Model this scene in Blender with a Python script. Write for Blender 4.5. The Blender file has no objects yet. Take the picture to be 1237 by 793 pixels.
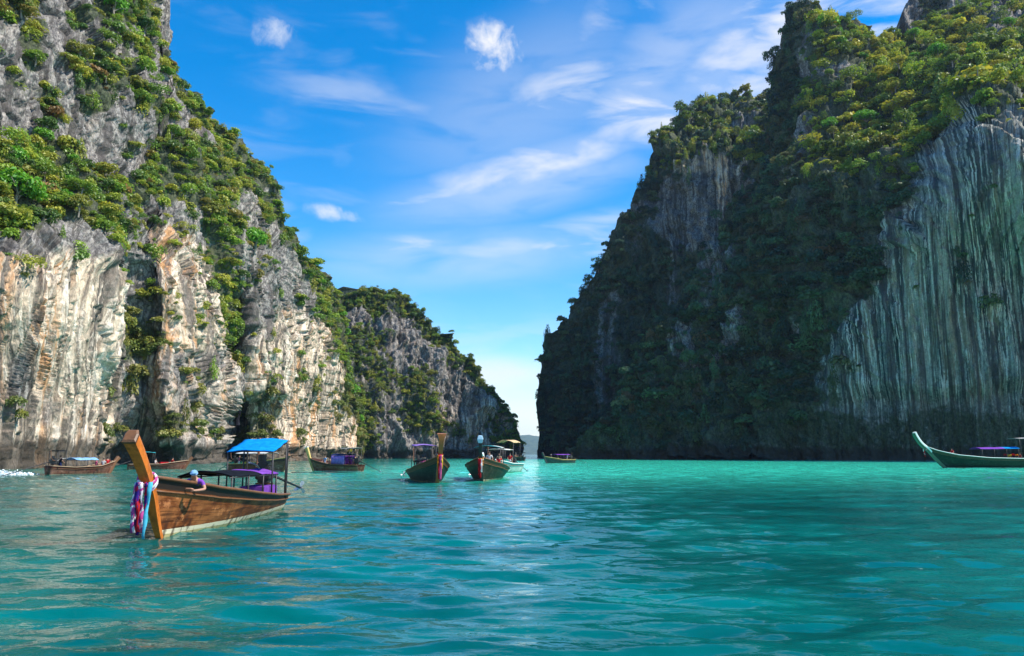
import bpy, bmesh, math, random
import numpy as np
from mathutils import Vector, Matrix

# ------------------------------------------------------------------ scene, camera, light
random.seed(7)
RNG = np.random.default_rng(7)
S = bpy.context.scene
COL = S.collection
R = math.radians
HC = 2.0                                   # eye height above the water
F_PX, CX, CY, HOR = 952.0, 618.5, 396.5, 549.0
PITCH = math.atan((HOR - CY) / F_PX)

cam_d = bpy.data.cameras.new('camera')
cam = bpy.data.objects.new('camera', cam_d)
COL.objects.link(cam)
cam.location = (0, 0, HC)
cam.rotation_euler = (math.pi / 2 + PITCH, 0, 0)
cam_d.sensor_width = 36.0
cam_d.lens = F_PX / 1237.0 * 36.0
cam_d.clip_start, cam_d.clip_end = 0.1, 60000
S.camera = cam

SUN_EL, SUN_AZ = R(50), R(-10)              # azimuth measured from +X towards +Y
sun_dir = Vector((math.cos(SUN_EL) * math.cos(SUN_AZ), math.cos(SUN_EL) * math.sin(SUN_AZ), math.sin(SUN_EL)))
sd = bpy.data.lights.new('sun', 'SUN')
sd.energy, sd.angle, sd.color = 4.6, R(0.5), (1.0, 0.93, 0.82)
sun = bpy.data.objects.new('sun', sd)
COL.objects.link(sun)
sun.rotation_euler = sun_dir.to_track_quat('Z', 'Y').to_euler()

S.view_settings.view_transform = 'Standard'
S.view_settings.look = 'None'
S.view_settings.exposure = 0.68
S.view_settings.gamma = 1.0
S.view_settings.use_curve_mapping = False
S.render.engine = 'CYCLES'
S.cycles.use_denoising = True
S.cycles.max_bounces = 8
S.cycles.volume_bounces = 0
S.cycles.transparent_max_bounces = 8
S.cycles.sample_clamp_indirect = 4.0
S.cycles.sample_clamp_direct = 6.0

HAZE_D = 0.55e-4
W = bpy.data.worlds.new('World')
S.world = W
W.use_nodes = True


class NT:
    """Tiny helper to write node trees."""
    def __init__(self, tree):
        self.t = tree

    def n(self, typ, **kw):
        nd = self.t.nodes.new(typ)
        for k, v in kw.items():
            if k.startswith('i_'):
                key = k[2:]
                key = int(key) if key.isdigit() else key.replace('_', ' ')
                self.put(nd.inputs[key], v)
            else:
                setattr(nd, k, v)
        return nd

    def put(self, sock, v):
        if hasattr(v, 'is_output') or isinstance(v, bpy.types.NodeSocket):
            self.t.links.new(v, sock)
        else:
            sock.default_value = v

    def math(self, op, a, b=None, c=None, clamp=False):
        nd = self.t.nodes.new('ShaderNodeMath')
        nd.operation = op
        nd.use_clamp = clamp
        for i, v in enumerate((a, b, c)):
            if v is not None:
                self.put(nd.inputs[i], v)
        return nd.outputs[0]

    def mix(self, f, a, b, mode='MIX'):
        nd = self.t.nodes.new('ShaderNodeMix')
        nd.data_type = 'RGBA'
        nd.blend_type = mode
        self.put(nd.inputs['Factor'], f)
        for s, v in (('A', a), ('B', b)):
            sock = [k for k in nd.inputs if k.name == s and k.type == 'RGBA'][0]
            if isinstance(v, (tuple, list)) and len(v) == 3:
                v = (*v, 1)
            self.put(sock, v)
        return [k for k in nd.outputs if k.type == 'RGBA'][0]

    def ramp(self, f, lo, hi):
        nd = self.t.nodes.new('ShaderNodeMapRange')
        nd.interpolation_type = 'SMOOTHSTEP'
        self.put(nd.inputs['Value'], f)
        self.put(nd.inputs['From Min'], lo)
        self.put(nd.inputs['From Max'], hi)
        return nd.outputs['Result']

    def noise(self, vec, scale, detail=4.0, rough=0.55, dist=0.0):
        nd = self.n('ShaderNodeTexNoise', i_Scale=scale, i_Detail=detail, i_Roughness=rough, i_Distortion=dist)
        if vec is not None:
            self.t.links.new(vec, nd.inputs['Vector'])
        return nd.outputs['Fac']

    def mapping(self, vec, scale=(1, 1, 1), loc=(0, 0, 0), rot=(0, 0, 0)):
        nd = self.n('ShaderNodeMapping', i_Scale=scale, i_Location=loc, i_Rotation=rot)
        self.t.links.new(vec, nd.inputs['Vector'])
        return nd.outputs[0]


def build_world():
    t = NT(W.node_tree)
    W.node_tree.nodes.clear()
    sky = t.n('ShaderNodeTexSky')
    sky.sky_type = 'NISHITA'
    sky.sun_disc = False
    sky.sun_elevation = SUN_EL
    sky.sun_rotation = math.pi / 2 - SUN_AZ
    sky.air_density, sky.dust_density, sky.ozone_density = 1.0, 0.15, 2.2
    hsv = t.n('ShaderNodeHueSaturation', i_Saturation=SKY_SAT, i_Value=1.0, i_Color=sky.outputs[0])
    # clouds, laid out by compass direction and height over the horizon
    geo = t.n('ShaderNodeTexCoord')
    sep = t.n('ShaderNodeSeparateXYZ', i_Vector=geo.outputs['Generated'])
    az = t.math('ARCTAN2', sep.outputs[0], sep.outputs[1])
    hyp = t.math('SQRT', t.math('ADD', t.math('MULTIPLY', sep.outputs[0], sep.outputs[0]), t.math('MULTIPLY', sep.outputs[1], sep.outputs[1])))
    el = t.math('ARCTAN2', sep.outputs[2], hyp)
    com = t.n('ShaderNodeCombineXYZ', i_X=az, i_Y=el)
    v = com.outputs[0]
    n_big = t.noise(t.mapping(v, (3, 7, 1), (0.3, 0.1, 0), (0, 0, R(-22))), 2.0, 6, 0.54, 0.4)
    n_wisp = t.noise(t.mapping(v, (4, 16, 1), (1.7, 0.6, 0), (0, 0, R(-14))), 1.9, 6, 0.52, 0.5)
    n_puff = t.noise(v, 26, 9, 0.66, 0.3)

    def blob(a, e, ra, re, rot=0.0, lo=0.25, hi=1.0):
        m = t.mapping(v, (1, 1, 1), (-a, -e, 0))
        m = t.n('ShaderNodeVectorRotate', rotation_type='Z_AXIS', i_Angle=-rot, i_Vector=m).outputs[0]
        m = t.mapping(m, (1 / ra, 1 / re, 1))
        ln = t.n('ShaderNodeVectorMath', operation='LENGTH', i_0=m).outputs['Value']
        return t.ramp(ln, hi, lo)

    def ae(px, py):
        u, w = (px - CX) / F_PX, (CY - py) / F_PX
        x, y, z = u, math.cos(PITCH) - w * math.sin(PITCH), math.sin(PITCH) + w * math.cos(PITCH)
        return math.atan2(x, y), math.atan2(z, math.hypot(x, y))

    dens = None
    for (px, py, rx, ry, rot, gain, tex) in CLOUDS:
        a, e = ae(px, py)
        b = blob(a, e, rx / F_PX, ry / F_PX, R(rot), 0.0 if tex == 'puff' else 0.2, 1.05)
        nz = {'puff': n_puff, 'wisp': n_wisp, 'big': n_big, 'soft': n_wisp}[tex]
        if tex == 'puff':
            d = t.math('MULTIPLY', t.ramp(t.math('ADD', t.math('MULTIPLY', b, 0.75), t.math('MULTIPLY', t.math('SUBTRACT', nz, 0.5), 2.4)), 0.05, 1.3), t.ramp(b, 0.0, 0.7))
        elif tex == 'soft':
            d = t.math('MULTIPLY', b, t.ramp(n_wisp, 0.1, 0.6))
        else:
            d = t.math('MULTIPLY', b, t.ramp(nz, 0.36, 0.72))
        d = t.math('MULTIPLY', d, gain)
        dens = d if dens is None else t.math('MAXIMUM', dens, d)
    band = t.ramp(el, 0.22, 0.02)
    dens = t.math('MAXIMUM', dens, t.math('MULTIPLY', band, t.math('MULTIPLY', t.ramp(n_wisp, 0.42, 0.62), 0.55)))
    rest = t.math('MULTIPLY', t.ramp(n_wisp, 0.45, 0.8), 0.14)
    dens = t.math('MAXIMUM', dens, rest, clamp=True)
    colr = t.mix(dens, hsv.outputs[0], (CLOUD_V, CLOUD_V * 1.0, CLOUD_V * 1.02, 1))
    bg = t.n('ShaderNodeBackground', i_Color=colr, i_Strength=SKY_STR)
    out = t.n('ShaderNodeOutputWorld')
    W.node_tree.links.new(bg.outputs[0], out.inputs['Surface'])


SKY_STR, SKY_SAT, CLOUD_V = 0.15, 1.5, 4.3
CLOUDS = [  # direction of the cloud (as seen), half sizes, tilt, strength, kind
    (328, 42, 46, 30, 20, 0.75, 'puff'), (598, 56, 62, 52, -10, 1.0, 'puff'),
    (640, 200, 210, 34, 14, 0.9, 'big'), (740, 185, 120, 26, 12, 0.7, 'wisp'),
    (540, 232, 120, 14, 15, 0.6, 'wisp'), (560, 300, 240, 30, 4, 0.65, 'wisp'),
    (600, 300, 90, 22, 4, 0.5, 'soft'), (405, 258, 62, 16, -8, 0.75, 'puff'), (640, 215, 260, 60, 14, .35, 'soft'), (820, 90, 200, 110, 25, .35, 'soft'), (350, 268, 40, 24, -40, 0.5, 'wisp'),
    (690, 95, 130, 60, 20, 0.55, 'wisp'), (960, 50, 190, 90, 10, 0.85, 'wisp'), (880, 110, 120, 40, 10, 0.8, 'big'),
    (1040, 15, 160, 46, 0, 1.0, 'wisp'), (740, 40, 150, 60, 50, 0.7, 'big'), (800, 120, 150, 70, 15, .85, 'wisp'), (700, 100, 160, 60, 20, .7, 'big'), (900, 60, 120, 60, 25, .7, 'big'), (430, 120, 160, 40, -5, 0.3, 'wisp'),
    (610, 455, 110, 34, -6, 0.75, 'soft'), (640, 505, 120, 40, 0, 0.4, 'soft'), (640, 120, 260, 120, 20, 0.22, 'soft'), (560, 310, 260, 50, 4, .3, 'soft'), (700, 290, 120, 40, 10, 0.6, 'wisp'),
]
build_world()


# ------------------------------------------------------------------ helpers
def ray(px, py):
    u, w = (px - CX) / F_PX, (CY - py) / F_PX
    c, s = math.cos(PITCH), math.sin(PITCH)
    return u, c - w * s, s + w * c


def at_y(px, py, y):
    """World point seen at photo pixel (px, py) at distance y."""
    dx, dy, dz = ray(px, py)
    k = y / dy
    return Vector((dx * k, y, HC + dz * k))


def on_water(px, py):
    dx, dy, dz = ray(px, py)
    k = -HC / dz
    return Vector((dx * k, dy * k, 0))


_P = RNG.random(4096).astype(np.float64)


def vnoise(x, y, z, seed=0):
    xi, yi, zi = np.floor(x).astype(np.int64), np.floor(y).astype(np.int64), np.floor(z).astype(np.int64)
    fx, fy, fz = x - xi, y - yi, z - zi
    fx, fy, fz = (f * f * f * (f * (f * 6 - 15) + 10) for f in (fx, fy, fz))

    def h(a, b, c):
        k = (a * 73856093) ^ (b * 19349663) ^ (c * 83492791) ^ (seed * 2654435)
        k = (k ^ (k >> 13)) * 1274126177
        return _P[(k ^ (k >> 16)) & 4095]
    r = 0
    for i in (0, 1):
        for j in (0, 1):
            for k in (0, 1):
                w = (fx if i else 1 - fx) * (fy if j else 1 - fy) * (fz if k else 1 - fz)
                r = r + w * h(xi + i, yi + j, zi + k)
    return r * 2 - 1


def fbm(x, y, z, octv=4, seed=0, gain=0.5, ridged=False):
    a, s, r = 1.0, 1.0, 0
    for o in range(octv):
        n = vnoise(x * s, y * s, z * s, seed + o * 17)
        r = r + a * ((1 - 2 * np.abs(n)) if ridged else n)
        a *= gain
        s *= 2.03
    return r


def sstep(a, b, x):
    t = np.clip((x - a) / (b - a), 0, 1)
    return t * t * (3 - 2 * t)


def link_mesh(name, me, mats, parent=None):
    o = bpy.data.objects.new(name, me)
    COL.objects.link(o)
    for m in (mats if isinstance(mats, (list, tuple)) else [mats]):
        me.materials.append(m)
    if parent is not None:
        o.parent = parent
    return o


def np_mesh(name, verts, faces, smooth=False):
    """Mesh from numpy arrays; faces is (n, k)."""
    me = bpy.data.meshes.new(name)
    nv, (nf, k) = len(verts), faces.shape
    me.vertices.add(nv)
    me.vertices.foreach_set('co', np.ascontiguousarray(verts, np.float32).ravel())
    me.loops.add(nf * k)
    me.loops.foreach_set('vertex_index', np.ascontiguousarray(faces, np.int32).ravel())
    me.polygons.add(nf)
    me.polygons.foreach_set('loop_start', np.arange(0, nf * k, k, dtype=np.int32))
    me.polygons.foreach_set('use_smooth', np.full(nf, smooth, dtype=bool))
    me.update(calc_edges=True)
    return me


def grid_faces(nu, nv):
    i = np.arange(nu - 1)[:, None] * nv + np.arange(nv - 1)[None, :]
    i = i.ravel()
    return np.stack([i, i + nv, i + nv + 1, i + 1], 1)


def tag(o, label=None, cat=None, group=None, kind=None):
    if label: o['label'] = label
    if cat: o['category'] = cat
    if group: o['group'] = group
    if kind: o['kind'] = kind
    return o


def new_mat(name):
    m = bpy.data.materials.new(name)
    m.use_nodes = True
    m.node_tree.nodes.clear()
    t = NT(m.node_tree)
    out = t.n('ShaderNodeOutputMaterial')
    return m, t, out


def finish(t, out, bsdf):
    t.t.links.new(bsdf.outputs[0], out.inputs['Surface'])


# ------------------------------------------------------------------ materials of the landscape
def rock_material():
    m, t, out = new_mat('limestone')
    v = t.n('ShaderNodeAttribute', attribute_name='flow').outputs['Vector']
    att = t.n('ShaderNodeAttribute', attribute_name='mask')
    sep = t.n('ShaderNodeSeparateColor', i_Color=att.outputs['Color'])
    cream, green, teal = sep.outputs[0], sep.outputs[1], sep.outputs[2]
    n_str = t.noise(t.mapping(v, (1, 1, 0.05)), 0.36, 7, 0.62, 0.25)
    n_str2 = t.noise(t.mapping(v, (1, 1, 0.035), (40, 9, 3)), 0.75, 6, 0.62, 0.15)
    n_str3 = t.noise(t.mapping(v, (1, 1, 0.06), (11, 2, 30)), 1.7, 5, 0.6, 0.1)
    ob = t.n('ShaderNodeTexCoord').outputs['Object']
    n_fine = t.noise(t.mapping(ob, (1, 1, .7)), 1.5, 7, 0.68)
    n_lg = t.noise(t.mapping(v, (1, 1, 0.35)), 0.10, 5, 0.6, 0.5)
    n_or = t.noise(t.mapping(v, (1, 1, 0.12), (7, 70, 1)), 0.28, 5, 0.6, 0.3)
    wob = t.math('MULTIPLY', t.math('SUBTRACT', n_fine, 0.5), 0.16)
    zone = t.math('MULTIPLY', t.math('SUBTRACT', t.noise(t.mapping(v, (1, 1, 0.12), (5, 3, 8)), 0.13, 3, 0.5), 0.5), 0.55)
    n_str = t.math('ADD', n_str, wob)
    n_str2 = t.math('ADD', t.math('ADD', n_str2, wob), zone)
    n_str3 = t.math('SUBTRACT', t.math('ADD', n_str3, wob), t.math('MULTIPLY', zone, .5))
    vo = t.n('ShaderNodeTexVoronoi', feature='DISTANCE_TO_EDGE', i_Scale=0.42, i_Randomness=1.0)
    t.t.links.new(t.mapping(t.n('ShaderNodeVectorMath', operation='ADD', i_0=ob, i_1=t.n('ShaderNodeTexNoise', i_Scale=1.6, i_Detail=3, i_Vector=t.mapping(ob, (.45, .45, .45))).outputs['Color']).outputs[0], (1, 1, .6)), vo.inputs['Vector'])
    crack = vo.outputs['Distance']
    grey = t.mix(t.ramp(n_fine, 0.36, 0.64), (0.10, 0.095, 0.095), (0.33, 0.315, 0.295))
    grey = t.mix(t.math('MULTIPLY', t.ramp(n_str3, 0.52, 0.62), .5), grey, (0.46, 0.43, 0.38))
    crm = t.mix(t.ramp(n_str2, 0.40, 0.56), (0.31, 0.25, 0.19), (0.72, 0.585, 0.44))
    crm = t.mix(t.math('MULTIPLY', t.ramp(n_or, 0.50, 0.62), 0.85), crm, (0.58, 0.30, 0.13))
    crm = t.mix(t.math('MULTIPLY', t.ramp(n_str3, 0.50, 0.60), 0.7), crm, (0.88, 0.78, 0.65))
    k = t.math('ADD', cream, t.math('MULTIPLY', t.math('SUBTRACT', n_lg, 0.5), 1.6))
    c = t.mix(t.ramp(k, 0.25, 0.7), grey, crm)
    tl = t.mix(t.ramp(n_str2, 0.42, 0.60), (0.035, 0.058, 0.055), (0.32, 0.325, 0.275))
    tl = t.mix(t.math('MULTIPLY', t.ramp(n_or, 0.50, 0.64), 0.7), tl, (0.30, 0.23, 0.15))
    tl = t.mix(t.math('MULTIPLY', t.ramp(n_str3, 0.53, 0.60), 0.85), tl, (0.66, 0.62, 0.53))
    c = t.mix(teal, c, tl)
    # dark algae streaks running down
    dk = t.math('MULTIPLY', t.ramp(n_str, 0.52, 0.60), 0.86)
    c = t.mix(dk, c, t.mix(cream, (0.075, 0.07, 0.068), (0.16, 0.135, 0.115)))
    c = t.mix(t.math('MULTIPLY', t.ramp(t.noise(t.mapping(v, (1, 1, 0.03), (91, 4, 17)), 0.62, 5, .6, .1), .56, .63), .8), c, (0.06, 0.055, 0.05))
    c = t.mix(t.math('MULTIPLY', t.math('MULTIPLY', t.ramp(crack, .07, .0), t.math('SUBTRACT', 1.0, t.math('MAXIMUM', t.math('MULTIPLY', cream, .8), teal))), .7), c, (0.05, 0.047, 0.045))
    # crevice stains
    n_cr = t.noise(t.mapping(ob, (1, 1, 0.4), (3, 5, 9)), 0.8, 8, 0.7)
    c = t.mix(t.math('MULTIPLY', t.ramp(n_cr, 0.54, 0.64), 0.65), c, (0.075, 0.07, 0.065))
    c = t.mix(1.0, c, t.mix(t.ramp(t.noise(t.mapping(ob, (1, 1, .6), (2, 2, 2)), 2.6, 6, .7), .35, .65), (.72, .71, .70), (1.12, 1.1, 1.08)), 'MULTIPLY')
    # mossy ground and leaf litter, also painted shade under the right wall's overhang
    n_gr = t.noise(ob, 0.5, 5, 0.6)
    g = t.math('ADD', green, t.math('MULTIPLY', t.math('SUBTRACT', n_gr, 0.5), 1.2))
    moss_and_shade = t.mix(t.ramp(n_fine, 0.35, 0.65), (0.022, 0.032, 0.016), (0.065, 0.085, 0.032))
    c = t.mix(t.math('MULTIPLY', t.ramp(g, 0.3, 0.75), 0.85), c, moss_and_shade)
    b1 = t.n('ShaderNodeBump', i_Strength=0.8, i_Distance=0.5, i_Height=t.math('ADD', t.noise(t.mapping(ob, (1, 1, .8)), 0.55, 10, 0.72), t.math('MULTIPLY', t.ramp(crack, 0.0, .35), .6)))
    b2 = t.n('ShaderNodeBump', i_Strength=t.math('ADD', .25, t.math('MULTIPLY', t.math('MAXIMUM', cream, teal), .75)), i_Distance=0.9, i_Height=t.noise(t.mapping(v, (1, 1, 0.04)), 0.9, 5, 0.55), i_Normal=b1.outputs[0])
    # dark wet band between the tides
    zz = t.n('ShaderNodeSeparateXYZ', i_Vector=v).outputs[2]
    zz = t.math('ADD', zz, t.math('MULTIPLY', t.math('SUBTRACT', t.noise(t.mapping(v, (1, 1, .3)), .45, 5, .6), .5), 5.0))
    c = t.mix(t.math('MULTIPLY', t.ramp(zz, 2.8, 1.2), .85), c, (0.05, 0.043, 0.034))
    bs = t.n('ShaderNodeBsdfPrincipled', i_Base_Color=c, i_Roughness=0.92, i_Normal=b2.outputs[0])
    bs.inputs['Specular IOR Level'].default_value = 0.15
    finish(t, out, bs)
    return m


def leaf_material(name, from_object):
    m, t, out = new_mat(name)
    if from_object:
        oi = t.n('ShaderNodeObjectInfo')
        c = oi.outputs['Color']
    else:
        c = t.n('ShaderNodeAttribute', attribute_name='tint').outputs['Color']
    geo = t.n('ShaderNodeNewGeometry')
    rnd = geo.outputs['Random Per Island']
    c = t.mix(t.math('MULTIPLY', rnd, 0.55), c, t.mix(0.5, c, (0.02, 0.03, 0.008)))
    hs = t.n('ShaderNodeHueSaturation', i_Hue=t.math('ADD', 0.49, t.math('MULTIPLY', rnd, 0.035)), i_Saturation=1.0, i_Value=1.0, i_Color=c)
    df = t.n('ShaderNodeBsdfDiffuse', i_Color=hs.outputs[0])
    tr = t.n('ShaderNodeBsdfTranslucent', i_Color=hs.outputs[0])
    mx = t.n('ShaderNodeMixShader', i_0=0.42)
    t.t.links.new(df.outputs[0], mx.inputs[1])
    t.t.links.new(tr.outputs[0], mx.inputs[2])
    gl = t.n('ShaderNodeBsdfGlossy', i_Roughness=0.45, i_Color=(0.8, 0.85, 0.8, 1))
    mx2 = t.n('ShaderNodeMixShader', i_0=0.035)
    t.t.links.new(mx.outputs[0], mx2.inputs[1])
    t.t.links.new(gl.outputs[0], mx2.inputs[2])
    finish(t, out, mx2)
    return m


M_ROCK = rock_material()
M_LEAF_S = leaf_material('foliage_mass', False)
M_LEAF_O = leaf_material('foliage', True)
m, t, out = new_mat('bark')
finish(t, out, t.n('ShaderNodeBsdfPrincipled', i_Base_Color=t.mix(t.noise(None, 8), (0.16, 0.13, 0.10), (0.32, 0.29, 0.25)), i_Roughness=0.9))
M_BARK = m


# ------------------------------------------------------------------ cliffs
def interp(pts, q):
    """Thin-plate spline through control points (px, py, value)."""
    a = np.array(pts, float)
    a[:, :2] /= 100.0
    n = len(a)

    def phi(r2):
        return r2 * np.log(r2 + 1e-6) * .5
    K = phi(((a[:, None, :2] - a[None, :, :2]) ** 2).sum(-1)) + np.eye(n) * 0.03
    Pm = np.concatenate([np.ones((n, 1)), a[:, :2]], 1)
    A = np.block([[K, Pm], [Pm.T, np.zeros((3, 3))]])
    w = np.linalg.solve(A, np.concatenate([a[:, 2], np.zeros(3)]))
    x, y = q[..., 0] / 100.0, q[..., 1] / 100.0
    r = w[n] + w[n + 1] * x + w[n + 2] * y
    for i in range(n):
        r = r + w[i] * phi((x - a[i, 0]) ** 2 + (y - a[i, 1]) ** 2)
    lo, hi = a[:, 2].min(), a[:, 2].max()
    m_ = (hi - lo) * .12
    return np.clip(r, lo - m_, hi + m_)


def ell(q, blobs, soft=0.55):
    r = np.zeros(q.shape[:-1])
    for (cx, cy, rx, ry, *w) in blobs:
        d = np.sqrt(((q[..., 0] - cx) / rx) ** 2 + ((q[..., 1] - cy) / ry) ** 2)
        r = np.maximum(r, (w[0] if w else 1.0) * sstep(1.25, soft, d))
    return r


def poly_mask(q, poly, soft=12.0):
    """1 inside the polygon, fading over `soft` pixels at its edge."""
    x, y = q[..., 0], q[..., 1]
    inside = np.zeros(x.shape, bool)
    dist = np.full(x.shape, 1e9)
    n = len(poly)
    for i in range(n):
        x1, y1 = poly[i]
        x2, y2 = poly[(i + 1) % n]
        c = ((y1 > y) != (y2 > y)) & (x < (x2 - x1) * (y - y1) / (y2 - y1 + 1e-12) + x1)
        inside ^= c
        t_ = np.clip(((x - x1) * (x2 - x1) + (y - y1) * (y2 - y1)) / ((x2 - x1) ** 2 + (y2 - y1) ** 2 + 1e-9), 0, 1)
        dist = np.minimum(dist, np.hypot(x - x1 - t_ * (x2 - x1), y - y1 - t_ * (y2 - y1)))
    sd_ = np.where(inside, dist, -dist)
    return sstep(-soft, soft, sd_)


def cliff(name, px0, px1, sil, depth, masks, disp, step=1.5, base_py=556.0, back=(0, 60, -4), side=(0, 1), plane=('y', 260)):
    """A wall of rock whose skyline and relief follow `sil` and `depth`; returns its points for planting."""
    nu = int((px1 - px0) / step) + 1
    pxs = np.linspace(px0, px1, nu)
    s = np.array(sil, float)
    top = np.interp(pxs, s[:, 0], s[:, 1])
    nv = int((base_py - top.min()) / step * 0.9)
    vv = np.linspace(0, 1, nv)
    Q = np.zeros((nu, nv, 2))
    Q[..., 0] = pxs[:, None]
    Q[..., 1] = base_py + (top - base_py)[:, None] * vv[None, :]
    u, w = (Q[..., 0] - CX) / F_PX, (CY - Q[..., 1]) / F_PX
    c_, s_ = math.cos(PITCH), math.sin(PITCH)
    D = np.stack([u, c_ - w * s_, s_ + w * c_], -1)
    P = depth(Q, D)                                     # (nu, nv, 3)
    # the foot stands in the water: pin the lowest row under the surface
    low = P[..., 2] < 0.0
    P[..., 2] = np.where(low, np.maximum(P[..., 2], -2.5), P[..., 2])
    du = np.gradient(P, axis=0)
    dv = np.gradient(P, axis=1)
    N = np.cross(du, dv)
    N /= np.linalg.norm(N, axis=-1, keepdims=True) + 1e-9
    # wall coordinates: run along an upright plane through the wall, and height
    if plane[0] == 'x':
        kf = plane[1] / D[..., 0]
        flow = np.stack([D[..., 1] * kf, 0 * kf, D[..., 2] * kf], -1)
    else:
        kf = plane[1] / D[..., 1]
        flow = np.stack([D[..., 0] * kf, 0 * kf, D[..., 2] * kf], -1)
    mk = masks(Q, P)
    dd = disp(Q, P, mk)
    flow[..., 1] = dd * .05
    P = P + N * dd[..., None]
    # rows behind the crest close the mass
    b = np.array(back, float)
    nb = 14
    rows = []
    for i in range(1, nb + 1):
        f = i / nb
        r = P[:, -1] + b[None, :] * f + 0
        r[:, 2] += 3.5 * fbm(r[:, 0] * .09, r[:, 1] * .09, r[:, 2] * 0, 3, 91) * min(1, i * .5) * (1 - f)
        if f > 0.7:
            r[:, 2] = r[:, 2] * (1 - (f - 0.7) / 0.3 * 1.02)
        rows.append(r)
    PB = np.concatenate([P, np.stack(rows, 1)], 1)
    # extra columns wrap round the open ends
    def wrap(col, vec):
        out_ = []
        for f in (0.25, 0.6, 1.0):
            c2 = col + np.array(vec) * f
            c2[:, 2] = col[:, 2] * (1 - 0.15 * f)
            out_.append(c2)
        return out_
    cols = [PB[i] for i in range(nu)]
    nl = nr = 0
    if side[0]:
        cols = wrap(PB[0], side[0])[::-1] + cols; nl = 3
    if side[1]:
        cols = cols + wrap(PB[-1], side[1]); nr = 3
    A = np.stack(cols, 0)
    a, b2 = A.shape[:2]
    me = np_mesh(name, A.reshape(-1, 3), grid_faces(a, b2), smooth=True)
    mk3 = np.zeros((a, b2, 4), np.float32)
    mk3[..., 1] = 0.9
    mk3[..., 3] = 1
    for i, key in enumerate(('cream', 'green', 'teal')):
        mk3[nl:nl + nu, :nv, i] = mk[key]
    at = me.color_attributes.new('mask', 'FLOAT_COLOR', 'POINT')
    at.data.foreach_set('color', mk3.ravel())
    f3 = A * 1.0
    f3[nl:nl + nu, :nv] = flow
    at = me.attributes.new('flow', 'FLOAT_VECTOR', 'POINT')
    at.data.foreach_set('vector', np.ascontiguousarray(f3, np.float32).ravel())
    o = link_mesh(name, me, M_ROCK)
    tag(o, kind='structure')
    # normals after displacement, for planting
    du, dv = np.gradient(P, axis=0), np.gradient(P, axis=1)
    N = np.cross(du, dv)
    ar = np.linalg.norm(N, axis=-1)
    N = N / (ar[..., None] + 1e-9)
    return dict(Q=Q, P=P, N=N, area=ar, veg=mk['veg'], top=top, obj=o)


XW = 68.0
LEFT_SIL = [(-160, -90), (186, -90), (190, 0), (191, 34), (205, 75), (240, 120), (270, 160), (300, 195), (325, 215), (332, 250), (345, 290), (365, 312),
            (385, 330), (403, 356), (410, 400), (420, 460), (431, 535), (434, 552)]
LEFT_SB = [(-120, 560, 0), (-120, 300, 0), (-120, 100, 18), (-120, -80, 24),
           (0, 560, 0), (60, 560, 0), (120, 560, 0), (0, 430, -1), (60, 430, -1.5), (120, 430, -1), (0, 310, -2), (60, 310, -1.5), (112, 322, 0), (136, 335, 1),
           (138, 450, 1), (150, 400, 1), (170, 420, 1), (190, 550, 2), (150, 545, 2), (230, 560, -1), (240, 500, 0), (222, 545, -3), (262, 480, 0),
           (200, 300, 4), (230, 330, 2), (250, 400, 2), (210, 268, 7), (0, 240, 8), (60, 230, 9), (120, 230, 9), (160, 262, 7), (0, 165, 17), (60, 160, 17), (110, 165, 15),
           (160, 190, 14), (0, 80, 19), (60, 80, 19), (120, 80, 17), (0, 0, 23), (60, 0, 23), (120, 0, 22), (180, 0, 26), (192, 60, 24), (180, 100, 17), (200, 140, 15),
           (240, 140, 22), (230, 200, 10), (270, 180, 17), (300, 212, 13), (280, 250, 7), (320, 230, 10), (335, 275, 8), (270, 330, 7), (277, 420, 6), (284, 500, 7),
           (286, 548, 7), (310, 300, 4), (320, 350, 2), (310, 420, 1), (330, 480, 0), (310, 552, 0), (350, 320, 5), (380, 340, 6), (370, 400, 2), (400, 362, 6),
           (405, 420, 1), (380, 480, 0), (400, 545, 0), (430, 545, 0), (425, 480, 1)]
LEFT_VEG = [(20, 10, 28, 22), (45, 40, 20, 28), (45, 70, 17, 16), (60, 110, 7, 14, .8), (95, 22, 14, 14), (140, 12, 34, 26), (165, 30, 16, 30), (160, 62, 16, 22),
            (108, 66, 28, 18), (125, 92, 38, 24), (120, 122, 22, 18), (165, 120, 20, 18), (186, 138, 12, 22), (8, 60, 10, 8, .6), (30, 100, 12, 16, .35),
            (40, 198, 60, 34), (20, 240, 50, 52), (95, 240, 62, 46), (130, 278, 38, 26), (150, 302, 16, 16), (150, 180, 10, 14, .6), (200, 178, 20, 22), (200, 216, 34, 30),
            (160, 238, 22, 26), (232, 200, 42, 34), (270, 210, 42, 36), (250, 250, 30, 30), (268, 280, 22, 26), (260, 312, 14, 20), (268, 344, 16, 20), (305, 291, 18, 12),
            (322, 250, 14, 24), (350, 305, 10, 22), (370, 332, 22, 24), (394, 372, 18, 30), (406, 404, 12, 34, .9), (272, 372, 14, 26), (284, 410, 20, 24), (292, 442, 16, 18),
            (312, 470, 12, 24, .6), (290, 490, 10, 28, .8), (312, 520, 14, 22, .6), (355, 455, 9, 10), (420, 478, 13, 34), (427, 512, 8, 24), (150, 384, 18, 20), (166, 412, 28, 28),
            (172, 452, 20, 12, .6), (180, 346, 6, 8, .8), (150, 532, 22, 16, .7), (196, 512, 26, 22, .55), (212, 442, 10, 14, .5), (190, 552, 16, 10, .6), (250, 522, 9, 9, .8),
            (6, 500, 9, 18, .6), (60, 520, 8, 12, .7), (32, 330, 8, 10, .7), (86, 312, 10, 8, .7), (122, 305, 18, 12, .8), (236, 388, 10, 14, .6), (-60, 230, 60, 60), (-60, 30, 50, 60)]
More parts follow.
